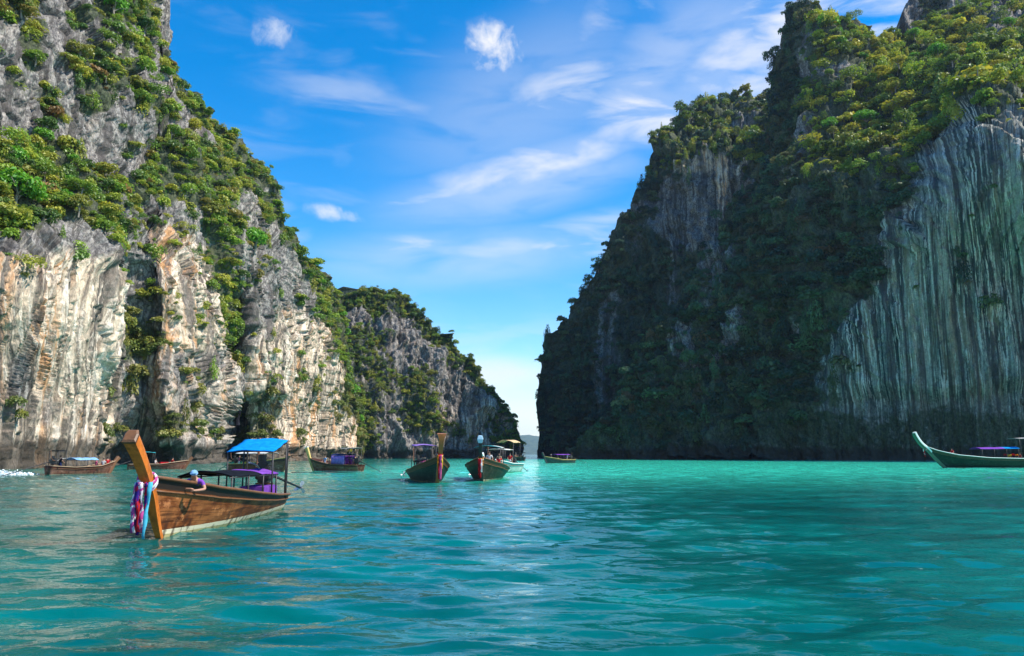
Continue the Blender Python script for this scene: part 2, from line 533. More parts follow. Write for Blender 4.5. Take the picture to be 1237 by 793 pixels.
LEFT_BARE = [(150, 45, 12, 10), (182, 90, 9, 24), (190, 120, 8, 16), (216, 150, 10, 14), (70, 70, 7, 20), (240, 262, 10, 16), (300, 262, 10, 14)]


def left_depth(Q, D):
    sb = interp(LEFT_SB, Q)
    px, py = Q[..., 0], Q[..., 1]
    sb = sb + 4.5 * sstep(129, 133, px + 3 * np.sin(py * .07)) * sstep(300, 340, py) * (1 - sstep(165, 205, px)) + 3.5 * sstep(266, 270, px + 2 * np.sin(py * .09)) * sstep(330, 370, py) * (1 - sstep(288, 306, px))
    k = (XW + sb * 1.1) / (-D[..., 0])
    return np.array([0, 0, HC]) + D * k[..., None]


def left_masks(Q, P):
    px, py = Q[..., 0], Q[..., 1]
    s = np.array(LEFT_SIL, float)
    crest = py - np.interp(px, s[:, 0], s[:, 1])
    v = ell(Q, LEFT_VEG)
    ncr = fbm(P[..., 1] * .06, P[..., 2] * .06, P[..., 0] * 0, 3, 5)
    v = np.maximum(v, sstep(44, 16, crest + 10 * ncr) * sstep(188, 205, px))
    v = v * (1 - 0.9 * ell(Q, LEFT_BARE))
    n = fbm(P[..., 1] * .12, P[..., 2] * .12, P[..., 0] * .12, 4, 11)
    veg = np.clip(v * 1.25 + 0.35 * n * (v > 0.05) - 0.15, 0, 1)
    tuft = sstep(.25, .6, fbm(P[..., 1] * .16, P[..., 2] * .16, P[..., 0] * .1, 3, 19)) * (1 - .85 * poly_mask(Q, [(-200, 305), (120, 325), (128, 600), (-200, 600)], 10))
    veg = np.maximum(veg, .5 * tuft)
    veg = np.where(P[..., 2] < 2.5, 0, veg)
    cream = np.clip(0.16 + 0.75 * poly_mask(Q, [(-200, 300), (130, 320), (133, 600), (-200, 600)], 16) + .62 * poly_mask(Q, [(190, 270), (262, 300), (262, 420), (200, 420)], 14)
                    + .3 * poly_mask(Q, [(140, 420), (275, 400), (270, 560), (130, 560)], 20) + .62 * poly_mask(Q, [(330, 370), (420, 400), (432, 560), (295, 560), (300, 440)], 20), 0, 1)
    cream = cream * (1 - .6 * ell(Q, [(52, 490, 22, 32), (20, 460, 16, 40)]))
    return dict(cream=cream, green=veg * 0.9, teal=np.zeros_like(veg), veg=veg)


def facets(a, z, ca, cz, seed, tilt=.5):
    """Broken rock: each cell of a jittered grid is a flat, tilted face with its own stand-out."""
    u, w = a / ca, z / cz
    iu, iw = np.floor(u).astype(np.int64), np.floor(w).astype(np.int64)

    def h(i, j, k):
        q = (i * 73856093) ^ (j * 19349663) ^ ((seed * 31 + k) * 83492791)
        q = (q ^ (q >> 13)) * 1274126177
        return _P[(q ^ (q >> 16)) & 4095]
    best = np.full(u.shape, 1e9)
    val = np.zeros(u.shape)
    for di in (-1, 0, 1):
        for dj in (-1, 0, 1):
            i, j = iu + di, iw + dj
            cu, cw = i + h(i, j, 1), j + h(i, j, 2)
            d = (u - cu) ** 2 + (w - cw) ** 2
            v_ = (h(i, j, 3) - .5) * 1.4 + tilt * 2 * ((h(i, j, 4) - .5) * (u - cu) * 2 + (h(i, j, 5) - .62) * (w - cw) * 2)
            m_ = d < best
            best = np.where(m_, d, best)
            val = np.where(m_, v_, val)
    return val


def rock_disp(Q, P, big=3.0, flute=1.3, crag=1.5, seed=0, fl_scale=.22):
    x, y, z = P[..., 0], P[..., 1], P[..., 2]
    d = big * fbm(x * .035, y * .035, z * .02, 3, seed + 1)
    wx = x + 2.5 * vnoise(x * .05, y * .05, z * .04, seed + 8)
    for o_, (fs, am) in enumerate(((.6, .55), (1.0, 1.0), (2.1, .55), (4.3, .28))):
        d = d + flute * am * (1 - 2 * np.abs(vnoise(wx * fl_scale * fs, y * fl_scale * fs, z * .007 * (1 + .5 * o_), seed + 2 + o_)))
    sa = (y if seed == 3 else x) + 1.2 * fbm(x * .2, y * .2, z * .2, 3, seed + 21)
    zz = z + 1.6 * fbm(x * .15, y * .15, z * .15, 3, seed + 22)
    sl = sa + .22 * zz
    d = d + crag * (1.0 * facets(sl, zz, 8, 22, seed + 3, .45) + .6 * facets(sl, zz - .2 * sa, 4.0, 11, seed + 4, .45) + .3 * facets(sa, zz, 2.0, 4.5, seed + 5, .45))
    d = d + .25 * crag * fbm(x * .5, y * .5, z * .4, 4, seed + 6, .6)
    # a wave-cut notch at the water's edge with a lip over it
    notch = sstep(0.2, 1.2, z) * sstep(4.2, 2.0, z + 0.9 * fbm(x * .2, y * .2, z * 0, 2, seed + 5))
    return d - 1.3 * notch


def left_disp(Q, P, mk):
    pale = poly_mask(Q, [(-200, 305), (120, 325), (128, 600), (-200, 600)], 14)
    d = rock_disp(Q, P, 2.0, .9, 1.7, 3) * (1 - .8 * pale)
    wy = P[..., 1] + .5 * fbm(P[..., 1] * .3, P[..., 2] * .08, P[..., 0] * 0, 3, 78)
    d = d + pale * (.75 * facets(wy, P[..., 2], 2.6, 30, 79, .6) + .35 * facets(wy, P[..., 2], 1.1, 14, 80, .7) + .12 * fbm(P[..., 1] * 1.2, P[..., 2] * .3, P[..., 0] * 0, 3, 81))
    d = d + 1.4 * ell(Q, [(222, 545, 24, 24)])
    return np.clip(d, -6, 6)


left = cliff('near_cliff_terrain', -160, 434, LEFT_SIL, left_depth, left_masks, left_disp, 1.4, 570.0, back=(-90, 25, -8), side=(None, (-60, 25, 0)), plane=('x', -68))

# second headland, farther up the lagoon on the left
H2_SIL = [(380, 352), (403, 357), (430, 354), (450, 357), (480, 362), (500, 378), (520, 400), (545, 420), (570, 447), (585, 462), (598, 480), (608, 502), (616, 520), (621, 535), (624, 552)]


def h2_depth(Q, D):
    px, py = Q[..., 0], Q[..., 1]
    y = 352 + (px - 380) * 0.24
    h = (552 - py) / 200.0
    y = y + 50 * np.clip(h, 0, 1.2) ** 1.5
    k = y / D[..., 1]
    return np.array([0, 0, HC]) + D * k[..., None]


def h2_masks(Q, P):
    px, py = Q[..., 0], Q[..., 1]
    s = np.array(H2_SIL, float)
    crest = py - np.interp(px, s[:, 0], s[:, 1])
    n = fbm(P[..., 0] * .05, P[..., 1] * .05, P[..., 2] * .022, 4, 31)
    bare = ell(Q, [(425, 388, 16, 16), (500, 430, 40, 30, .8), (540, 480, 34, 42), (580, 500, 20, 40), (600, 510, 16, 30, .9), (470, 400, 30, 14, .6), (515, 540, 60, 16, .9), (625, 530, 12, 30)])
    v = np.clip(0.85 - 0.85 * bare + 0.7 * n, 0, 1)
    v = np.maximum(v, sstep(26, 10, crest + 6 * n) * sstep(619, 606, px))
    v = np.where(P[..., 2] < 4, 0, v)
    cream = np.clip(.12 + .5 * ell(Q, [(590, 515, 40, 34), (540, 520, 40, 30, .5)]), 0, 1)
    return dict(cream=cream, green=v * .9, teal=np.zeros_like(v), veg=v)


head2 = cliff('far_headland_terrain', 380, 624, H2_SIL, h2_depth, h2_masks, lambda Q, P, mk: np.clip(rock_disp(Q, P, 5, 2.6, 3.2, 40, .12), -9, 9), 1.3, 554.0,
              back=(-120, 60, -10), side=(None, (-60, 80, 0)), plane=('y', 390))

# right side: far peak, near ridge with the big overhanging wall, and the crag on top
RB_SIL = [(652, 552), (655, 520), (657, 455), (664, 412), (690, 370), (715, 330), (740, 290), (764, 250), (779, 215), (787, 180), (800, 164), (830, 140), (860, 124), (885, 118),
          (905, 117), (932, 122), (1000, 130)]


def rb_depth(Q, D):
    px, py = Q[..., 0], Q[..., 1]
    y = 446 - (px - 652) * 0.24
    h = np.clip((552 - py) / 430.0, 0, 1.2)
    band = sstep(290, 180, py)
    y = y + 62 * h ** 1.25 - 10 * band * sstep(780, 820, px) + 60 * sstep(190, 110, py)
    y = y + 20 * sstep(690, 650, px) * (1 - h)
    k = y / D[..., 1]
    return np.array([0, 0, HC]) + D * k[..., None]


def rb_masks(Q, P):
    px, py = Q[..., 0], Q[..., 1]
    n = fbm(P[..., 0] * .05, P[..., 1] * .05, P[..., 2] * .03, 4, 51)
    wq = Q + 22 * np.stack([fbm(P[..., 0] * .07, P[..., 2] * .07, P[..., 1] * 0, 4, 341), fbm(P[..., 0] * .07, P[..., 2] * .05, P[..., 1] * 0, 4, 347)], -1)
    bare = np.maximum(poly_mask(wq, [(788, 205), (840, 178), (905, 190), (915, 260), (862, 300), (800, 300), (785, 260)], 10), ell(Q, [(895, 140, 30, 14, .6), (775, 300, 14, 30, .5)]))
    v = np.clip(1.0 - bare + .4 * n + .35 * bare * sstep(.35, .7, fbm(P[..., 0] * .12, P[..., 2] * .12, P[..., 1] * 0, 3, 351)), 0, 1)
    v = v * (1 - .6 * sstep(.3, .7, fbm(P[..., 0] * .055, P[..., 1] * .055, P[..., 2] * .025, 4, 371)) * sstep(180, 260, py))
    v = v * (1 - .4 * sstep(510, 540, py))
    v = np.where(P[..., 2] < 4, 0, v)
    cream = .0 + .75 * ell(wq, [(866, 225, 14, 44), (848, 190, 20, 12), (890, 200, 8, 20)])
    return dict(cream=cream, green=np.clip(v * .9 + .12 + .5 * sstep(490, 520, py), 0, 1), teal=.25 * sstep(480, 540, py), veg=v)  # extra green darkens the rock, most of all at the foot


rback = cliff('far_peak_terrain', 652, 1000, RB_SIL, rb_depth, rb_masks, lambda Q, P, mk: np.clip(rock_disp(Q, P, 5, 2.2, 3.0, 60, .13), -9, 9), 1.5, 554.0,
              back=(40, 90, -20), side=((40, 110, 0), None))

RF_SIL = [(676, 552), (690, 540), (712, 520), (748, 480), (780, 425), (812, 370), (840, 322), (868, 282), (898, 232), (922, 184), (931, 135), (936, 90), (945, 42), (958, 13), (972, 8), (985, 7),
          (1010, 15), (1035, 28), (1050, 41), (1066, 47), (1085, 42), (1110, 30), (1140, 18), (1200, 20), (1260, 10), (1450, -10)]
RF_Y = [(676, 552, 330), (740, 552, 312), (800, 552, 300), (900, 552, 280), (1000, 552, 262), (1100, 552, 246), (1237, 552, 232), (1440, 552, 215),
        (740, 490, 318), (800, 450, 318), (850, 400, 320), (900, 450, 295), (950, 400, 290), (850, 330, 332), (900, 300, 326), (950, 300, 306), (930, 200, 352), (960, 200, 322),
        (938, 90, 392), (947, 50, 390), (962, 45, 366), (960, 110, 362), (985, 150, 322), (990, 60, 336), (1000, 210, 302), (985, 260, 296), (1020, 280, 282), (1050, 240, 280), (1000, 340, 276),
        (1010, 10, 352), (1040, 60, 350), (1060, 50, 362), (1030, 110, 330), (1020, 160, 318), (1060, 180, 300), (1080, 120, 318), (1100, 60, 350), (1130, 25, 372), (1110, 160, 292),
        (1140, 110, 300), (1180, 60, 330), (1230, 30, 356), (1160, 95, 286), (1230, 78, 278), (1200, 110, 258), (1237, 105, 256), (1150, 140, 268), (1100, 200, 268),
        (1130, 215, 244), (1180, 165, 236), (1237, 150, 231), (1100, 300, 247), (1180, 300, 238), (1237, 300, 232), (1300, 135, 226), (1160, 210, 239), (1050, 330, 264), (1010, 420, 264), (1000, 500, 262), (1080, 450, 249),
        (1150, 450, 241), (1237, 450, 233), (1350, 90, 262), (1350, 130, 222), (1350, 300, 222), (1350, 30, 340), (1440, 60, 300), (1440, 130, 216), (1440, 400, 214)]


def rf_depth(Q, D):
    y = interp(RF_Y, Q)
    k = y / D[..., 1]
    return np.array([0, 0, HC]) + D * k[..., None]


RWALL = [(1460, 118), (1237, 122), (1165, 135), (1135, 165), (1112, 215), (1085, 255), (1058, 300), (1050, 345), (1012, 400), (994, 440), (990, 560), (1460, 560)]


def rf_masks(Q, P):
    px, py = Q[..., 0], Q[..., 1]
    n = fbm(P[..., 0] * .05, P[..., 1] * .05, P[..., 2] * .03, 4, 71)
    wq = Q + 16 * np.stack([fbm(P[..., 0] * .07, P[..., 2] * .07, P[..., 1] * 0, 4, 301), fbm(P[..., 0] * .07, P[..., 2] * .05, P[..., 1] * 0, 4, 307)], -1)
    wall = poly_mask(wq, RWALL, 6)
    crags = ell(Q, [(978, 70, 9, 40, .95), (1010, 96, 28, 13, .9), (975, 170, 12, 30, .6), (1130, 78, 12, 12, .8), (1200, 50, 12, 20, .8), (950, 60, 10, 40, .35), (1215, 30, 22, 22, .7)])
    v = np.clip(1.05 - 1.1 * wall - crags + .35 * n, 0, 1)
    v = v * (1 - .6 * sstep(.3, .7, fbm(P[..., 0] * .055, P[..., 1] * .055, P[..., 2] * .025, 4, 361)) * sstep(180, 300, py))
    v = v * (1 - .45 * sstep(510, 540, py))
    edge = poly_mask(wq, RWALL, 26)
    edge = 4 * edge * (1 - edge)
    v = np.maximum(v, .9 * edge * sstep(-.1, .35, fbm(P[..., 0] * .09, P[..., 2] * .05, P[..., 1] * 0, 3, 331)) * sstep(520, 480, py))
    v = np.maximum(v, .6 * wall * sstep(.35, .6, fbm(P[..., 0] * .1, P[..., 2] * .1, P[..., 1] * 0, 3, 311)) * sstep(1120, 1020, px + .3 * (py - 400)))
    v = np.where(P[..., 2] < 5, 0, v)
    teal = np.clip(wall * (1 - .7 * sstep(462, 512, py + 22 * n)), 0, 1)
    return dict(cream=0 * v, green=np.clip(v * .9 + .7 * sstep(468, 515, py + 22 * n), 0, 1), teal=teal, veg=v)  # added green at the foot paints the shade under the overhang


def rf_disp(Q, P, mk):
    wall = poly_mask(Q, RWALL, 9)
    d1 = rock_disp(Q, P, 5, 2.0, 2.8, 80, .13)
    d2 = rock_disp(Q, P, 2.2, 1.9 * (.6 + .6 * vnoise(P[..., 0] * .03, P[..., 2] * .03, P[..., 1] * 0, 313)), 1.0, 95, .17)
    wx = P[..., 0] + .8 * fbm(P[..., 0] * .2, P[..., 2] * .05, P[..., 1] * 0, 3, 82)
    d2 = .55 * d2 + 1.5 * facets(wx, P[..., 2], 5.5, 60, 83, .6) + .8 * facets(wx, P[..., 2], 2.3, 26, 84, .7) + .35 * facets(wx, P[..., 2], 1.2, 9, 85, .7)
    d = d1 * (1 - wall) + d2 * wall
    # the lower lip of the wall sticks out over the hollow below it
    low_ = Q[..., 1] + 16 * vnoise(P[..., 0] * .06, P[..., 0] * 0, P[..., 1] * 0, 317)
    d = d - 4.0 * wall * sstep(452, 474, low_) * sstep(1000, 1060, Q[..., 0])
    return np.clip(d, -9, 9)


rfront = cliff('near_ridge_terrain', 676, 1450, RF_SIL, rf_depth, rf_masks, rf_disp, 1.5, 556.0, back=(30, 70, -30), side=((30, 60, 0), (60, -20, 0)))

RT_SIL = [(1060, 60), (1076, 48), (1083, 34), (1090, 14), (1097, 2), (1110, -8), (1140, -14), (1185, -20), (1196, 4), (1200, -22), (1300, -60), (1450, -80)]


def rt_depth(Q, D):
    y = 400 + 0.1 * (1250 - Q[..., 0]) + (70 - Q[..., 1]) * .15
    return np.array([0, 0, HC]) + D * (y / D[..., 1])[..., None]


def rt_masks(Q, P):
    n = fbm(P[..., 0] * .07, P[..., 1] * .07, P[..., 2] * .05, 4, 111)
    v = np.clip(.35 + .6 * n, 0, 1) * sstep(1200, 1130, Q[..., 0])
    return dict(cream=.02 + 0 * v, green=v, teal=0 * v, veg=v)


rtop = cliff('summit_crag_terrain', 1060, 1450, RT_SIL, rt_depth, rt_masks, lambda Q, P, mk: np.clip(rock_disp(Q, P, 3, 2.5, 3.0, 120, .15), -6, 6), 2.2, 130.0,
             back=(30, 90, -20), side=((20, 40, -30), None))


# ------------------------------------------------------------------ vegetation
def make_bush(seed, lobes, per, leaf, flat=1.0, core=True):
    """Leaf clumps of a crown of about unit radius, as separate quads (n, 4, 3)."""
    g = np.random.default_rng(seed)
    quads = []
    for i in range(lobes):
        if i == 0:
            c, r = np.zeros(3), 0.62
        else:
            d = g.normal(size=3); d /= np.linalg.norm(d); d[2] = abs(d[2]) * .9 - .25
            c, r = d * g.uniform(.42, .72), g.uniform(.26, .46)
        c = c * np.array([1, 1, flat])
        n = int(per * (r / .4) ** 1.5)
        d = g.normal(size=(n, 3))
        d /= np.linalg.norm(d, axis=1, keepdims=True)
        d[:, 2] = np.where(d[:, 2] < -.3, -d[:, 2], d[:, 2])
        p = c + d * r * g.uniform(.72, 1.12, (n, 1)) * np.array([1, 1, flat])
        nr = d + g.normal(scale=.55, size=(n, 3)) + np.array([0, 0, .35])
        nr /= np.linalg.norm(nr, axis=1, keepdims=True)
        a = np.cross(nr, g.normal(size=(n, 3)))
        a /= np.linalg.norm(a, axis=1, keepdims=True)
        b = np.cross(nr, a)
        s = leaf * g.uniform(.55, 1.35, (n, 1))
        s2 = s * g.uniform(.45, .8, (n, 1))
        bend = nr * s * g.uniform(-.25, .1, (n, 1))
        quads.append(np.stack([p - a * s + bend, p - b * s2, p + a * s + bend, p + b * s2], 1))
    return np.concatenate(quads)


BUSH = [make_bush(100 + i, 7, 46, .125, .8) for i in range(4)] + [make_bush(110 + i, 12, 20, .11, 1.0) for i in range(3)]
DENSE = [make_bush(200 + i, 9, 62, .115, .85) for i in range(4)]
FINE = [make_bush(400 + i, 8, 60, .10, .8) for i in range(5)]
FINE += [make_bush(420 + i, 13, 26, .09, 1.0) * np.array([1, 1, .9]) for i in range(2)]
HANG = [make_bush(440 + i, 7, 44, .11, 1.5) * np.array([.62, .62, 1.25]) - np.array([0, 0, .7]) for i in range(3)]
LOW = [make_bush(300 + i, 5, 22, .2, .7) for i in range(4)]

GREENS = np.array([(0.24, 0.36, 0.035), (0.30, 0.42, 0.035), (0.17, 0.28, 0.035), (0.37, 0.42, 0.04), (0.38, 0.38, 0.05), (0.12, 0.20, 0.035), (0.45, 0.43, 0.045)])
SHADED_GREENS = np.array([(0.05, 0.11, 0.05), (0.085, 0.155, 0.06), (0.12, 0.155, 0.05), (0.04, 0.085, 0.05), (0.15, 0.15, 0.06), (0.10, 0.18, 0.07)])  # leaf colours with the shade of the unlit slopes painted in
SUNLIT_GREENS = np.array([(0.28, 0.36, 0.022), (0.36, 0.40, 0.022), (0.20, 0.29, 0.025), (0.44, 0.40, 0.03), (0.15, 0.22, 0.025)])  # leaf colours painted lighter for slopes the sun reaches


def sample(cl, n, rng, weight=None):
    w = (cl['area'] * np.clip(cl['veg'], 0, 1) ** 1.3)
    w = np.where(cl['veg'] > .18, w, w * .15)
    if weight is not None:
        w = w * weight
    w = w.ravel()
    idx = rng.choice(len(w), n, p=w / w.sum())
    return idx, cl['P'].reshape(-1, 3)[idx], cl['N'].reshape(-1, 3)[idx], cl['Q'].reshape(-1, 2)[idx]


def veg_mass(name, label, cl, n, rmin, rmax, tints, kinds, seed, sink=.25, tint_fn=None, jitter=.25):
    """The growth too dense to count on one cliff, as a single object."""
    rng = np.random.default_rng(seed)
    idx, P, N, Q = sample(cl, n, rng)
    allq, allc = [], []
    for i in range(n):
        r = rmin + (rmax - rmin) * rng.random() ** 2.0
        tpl = kinds[rng.integers(len(kinds))]
        a = rng.uniform(0, 6.283)
        ca, sa = math.cos(a), math.sin(a)
        q = tpl.copy()
        x, y = q[..., 0].copy(), q[..., 1].copy()
        q[..., 0], q[..., 1] = ca * x - sa * y, sa * x + ca * y
        q *= r * rng.uniform(.7, 1.3, 3)
        nn = N[i]
        if nn @ P[i] > 0: nn = -nn
        q += P[i] + nn * r * sink + np.array([0, 0, r * .25])
        c = (tint_fn(Q[i], P[i], rng) if tint_fn else tints[rng.integers(len(tints))])
        c = np.array(c) * rng.uniform(1 - jitter, 1 + jitter)
        allq.append(q)
        allc.append(np.repeat(c[None], len(q), 0))
    q = np.concatenate(allq)
    c = np.concatenate(allc)
    nf = len(q)
    me = np_mesh(name, q.reshape(-1, 3), np.arange(nf * 4).reshape(nf, 4))
    at = me.color_attributes.new('tint', 'FLOAT_COLOR', 'CORNER')
    cc = np.ones((nf, 4, 4), np.float32)
    cc[..., :3] = c[:, None, :]
    at.data.foreach_set('color', cc.ravel())
    o = link_mesh(name, me, M_LEAF_S)
    tag(o, label, 'vegetation', kind='stuff')
    return o


def left_tint(q, p, rng):
    f = rng.random()
    if 130 < q[0] < 195 and 360 < q[1] < 470 or (q[1] > 470):
        return (0.30, 0.28, 0.06) if f < .55 else (0.20, 0.24, 0.05)
    if f < .04: return (0.30, 0.24, 0.04)
    if f < .055: return (0.30, 0.17, 0.05)
    return GREENS[rng.integers(len(GREENS))]


def peak_tint(q, p, rng):  # sunlight on the crown of the peak painted in as brighter leaves
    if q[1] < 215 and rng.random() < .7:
        return SUNLIT_GREENS[rng.integers(len(SUNLIT_GREENS))] * .8
    return SHADED_GREENS[rng.integers(len(SHADED_GREENS))]


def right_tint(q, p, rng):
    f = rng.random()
    if q[1] < 230 and q[0] > 978:  # sunlit slope gets lighter leaf paint, the rest of the ridge shade tones
        return SUNLIT_GREENS[rng.integers(len(SUNLIT_GREENS))]
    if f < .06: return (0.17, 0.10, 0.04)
    return SHADED_GREENS[rng.integers(len(SHADED_GREENS))]


veg_mass('cliff_vegetation', 'dense green shrubs and creepers covering the sunlit near left cliff', left, 3600, 0.5, 2.9, GREENS, FINE + FINE + HANG + DENSE, 11, tint_fn=left_tint)
veg_mass('headland_vegetation', 'dark green scrub covering the far left headland', head2, 2800, 0.7, 2.6, GREENS * .75, BUSH + HANG, 12)
veg_mass('peak_vegetation', 'shaded dark green forest covering the far right peak', rback, 2300, 1.6, 5.6, SHADED_GREENS, BUSH + HANG, 13, tint_fn=peak_tint, sink=.5, jitter=.45)
veg_mass('ridge_vegetation', 'dense forest covering the near right ridge, sunlit above and shaded below', rfront, 4600, 1.2, 5.4, SHADED_GREENS, BUSH + HANG + FINE, 14, tint_fn=right_tint, sink=.5, jitter=.45)
veg_mass('summit_vegetation', 'sparse dark shrubs on the summit crag at upper right', rtop, 120, 1.5, 3.5, SHADED_GREENS, BUSH, 15)

# ------------------------------------------------------------------ water
def water_material():
    m, t, out = new_mat('lagoon_water')
    tc = t.n('ShaderNodeTexCoord')
    v = tc.outputs['Object']
    sep = t.n('ShaderNodeSeparateXYZ', i_Vector=v)
    n1 = t.noise(v, 0.02, 4, 0.55)
    n2 = t.noise(t.mapping(v, (.6, 1, 1)), 0.25, 4, 0.6)
    # pale sand bottom shows through where it is shallow
    yy = t.math('ADD', sep.outputs[1], t.math('MULTIPLY', t.math('SUBTRACT', n1, .5), 60))
    sh = t.math('MULTIPLY', t.math('MULTIPLY', t.ramp(yy, 30, 105), t.ramp(yy, 420, 260)), t.math('ADD', .10, t.math('MULTIPLY', t.ramp(t.math('ADD', sep.outputs[0], t.math('MULTIPLY', n1, 20)), -28, 10), .85)))
    deep = t.mix(t.ramp(n2, .35, .65), (0.0, 0.070, 0.065), (0.0, 0.14, 0.128))
    c = t.mix(sh, deep, (0.045, 0.64, 0.44))
    vb = t.mapping(v, (0.75, 1.25, 1), (0, 0, 0), (0, 0, R(12)))
    h1 = t.noise(vb, 0.9, 3, 0.5, 0.4)
    h2 = t.noise(vb, 3.4, 3, 0.55, 0.3)
    hh = t.math('ADD', t.math('MULTIPLY', h1, 0.26), t.math('MULTIPLY', h2, 0.075))
    b = t.n('ShaderNodeBump', i_Strength=t.math('ADD', .24, t.math('MULTIPLY', t.ramp(sep.outputs[1], 18, 90), .70)), i_Distance=1.0, i_Height=hh)
    bs = t.n('ShaderNodeBsdfPrincipled', i_Base_Color=c, i_Roughness=0.03, i_IOR=1.33, i_Normal=b.outputs[0])
    bs.inputs['Specular IOR Level'].default_value = 0.42
    finish(t, out, bs)
    return m


M_WATER = water_material()


def build_water():
    ys = np.concatenate([np.linspace(-14, 2, 24)[:-1], 2 * (1.0085 ** np.arange(0, 620))])
    ys = ys[ys < 330]
    ys = np.concatenate([ys, [400, 600, 1000, 2000, 4000, 7000, 10500]])
    us = np.linspace(-1.15, 1.15, 560)
    half = np.maximum(np.abs(ys) * 1.0 + 8, 9)
    X = us[None, :] * half[:, None]
    Y = np.repeat(ys[:, None], len(us), 1)
    rng = np.random.default_rng(5)
    Z = np.zeros_like(X)
    for i in range(46):
        lam = 0.27 * 1.075 ** i
        if lam > 5: break
        th = rng.normal(R(96), R(26))
        k = 2 * math.pi / lam
        amp = 0.0088 * lam ** 0.5
        ph = k * (X * math.cos(th) + Y * math.sin(th)) + rng.uniform(0, 6.28) + 1.2 * vnoise(X * .11, Y * .11, X * 0, i)
        mod = .6 + .7 * vnoise(X * .05 + i, Y * .05, X * 0, 3 + i)
        fade = np.clip(lam / (np.maximum(Y, 2) * .0085 * 3.2), 0, 1) ** 1.5
        Z += amp * mod * fade * np.sin(ph)
    Z *= sstep(340, 200, Y)
    me = np_mesh('water', np.stack([X, Y, Z], -1).reshape(-1, 3), grid_faces(len(ys), len(us))[:, ::-1], True)
    o = link_mesh('water', me, M_WATER)
    tag(o, kind='structure')


build_water()
#BOATS

# ------------------------------------------------------------------ single trees and shrubs on the cliffs
def quads_mesh(name, q):
    return np_mesh(name, q.reshape(-1, 3), np.arange(len(q) * 4).reshape(len(q), 4))


def limb_mesh(name, chains, sides=6):
    bm = bmesh.new()
    for pts in chains:
        rings = []
        for i, (p, r) in enumerate(pts):
            a = Vector(pts[max(i - 1, 0)][0]); b = Vector(pts[min(i + 1, len(pts) - 1)][0])
            d = (b - a).normalized()
            u = d.orthogonal().normalized(); w = d.cross(u)
            rings.append([bm.verts.new(Vector(p) + (u * math.cos(k * 2 * math.pi / sides) + w * math.sin(k * 2 * math.pi / sides)) * r) for k in range(sides)])
        for a, b in zip(rings, rings[1:]):
            for k in range(sides):
                bm.faces.new((a[k], a[(k + 1) % sides], b[(k + 1) % sides], b[k]))
        bm.faces.new(rings[-1])
    me = bpy.data.meshes.new(name)
    bm.normal_update(); bm.to_mesh(me); bm.free()
    for p in me.polygons: p.use_smooth = True
    return me


def tree_protos():
    out_ = {}
    for kind, n in (('shrub', 3), ('tree', 4), ('sprawling_tree', 2)):
        out_[kind] = []
        for i in range(n):
            g = random.Random(kind + str(i))
            if kind == 'shrub':
                q = make_bush(500 + i, 8, 70, .10, .8); h = .45
            elif kind == 'tree':
                q = make_bush(520 + i, 13, 84, .085, .9); h = .65
            else:
                q = make_bush(540 + i, 9, 24, .13, .8); q = q * np.array([1.2, 1.2, .75]); h = 1.2
            q = q + np.array([0, 0, h])
            cm = quads_mesh('crown', q); cm.materials.append(M_LEAF_O)
            ch = [[((0, 0, -.25), .07), ((g.uniform(-.06, .06), g.uniform(-.06, .06), h * .5), .055), ((g.uniform(-.1, .1), g.uniform(-.1, .1), h), .035)]]
            for k in range(5):
                a = g.uniform(0, 6.28); z0 = h * g.uniform(.35, .85)
                ch.append([((0, 0, z0), .035), ((math.cos(a) * .3, math.sin(a) * .3, z0 + .25), .024), ((math.cos(a) * .75, math.sin(a) * .75, z0 + .4), .01)])
            tm = limb_mesh('trunk', ch); tm.materials.append(M_BARK)
            out_[kind].append((cm, tm))
    return out_


PROTO = tree_protos()


def plant(kind, p, r, tint, label, group, rng):
    cm, tm = PROTO[kind][rng.integers(len(PROTO[kind]))]
    root = bpy.data.objects.new(kind, None)
    COL.objects.link(root)
    root.empty_display_size = .3
    root.location = p
    root.scale = (r * rng.uniform(.85, 1.15), r * rng.uniform(.85, 1.15), r * rng.uniform(.85, 1.2))
    root.rotation_euler = (rng.uniform(-.12, .12), rng.uniform(-.12, .12), rng.uniform(0, 6.28))
    tag(root, label, 'tree' if 'tree' in kind else 'shrub', group)
    for nm, me in (('crown', cm), ('trunk', tm)):
        o = bpy.data.objects.new(nm, me)
        COL.objects.link(o)
        o.parent = root
        o.color = (*tint, 1)
    return root


def pick(cl, px, py):
    d = np.abs(cl['Q'][..., 0] - px) + np.abs(cl['Q'][..., 1] - py)
    i = np.unravel_index(d.argmin(), d.shape)
    n = cl['N'][i]
    return cl['P'][i], n if n @ cl['P'][i] < 0 else -n


C_BR, C_MID, C_DK, C_YE, C_OL, C_OR = (0.17, 0.40, 0.02), (0.22, 0.33, 0.03), (0.10, 0.18, 0.03), (0.48, 0.44, 0.03), (0.30, 0.30, 0.045), (0.42, 0.22, 0.04)
trng = np.random.default_rng(77)


def named(kind, cl, px, py, rpx, tint, label, group=None):
    p, n = pick(cl, px, py + rpx * .55)
    dist = math.hypot(p[0], p[1])
    r = rpx / F_PX * dist
    return plant(kind, Vector(p) + Vector(n) * r * .2 - Vector((0, 0, r * .25)), r, tint, label, group, trng)


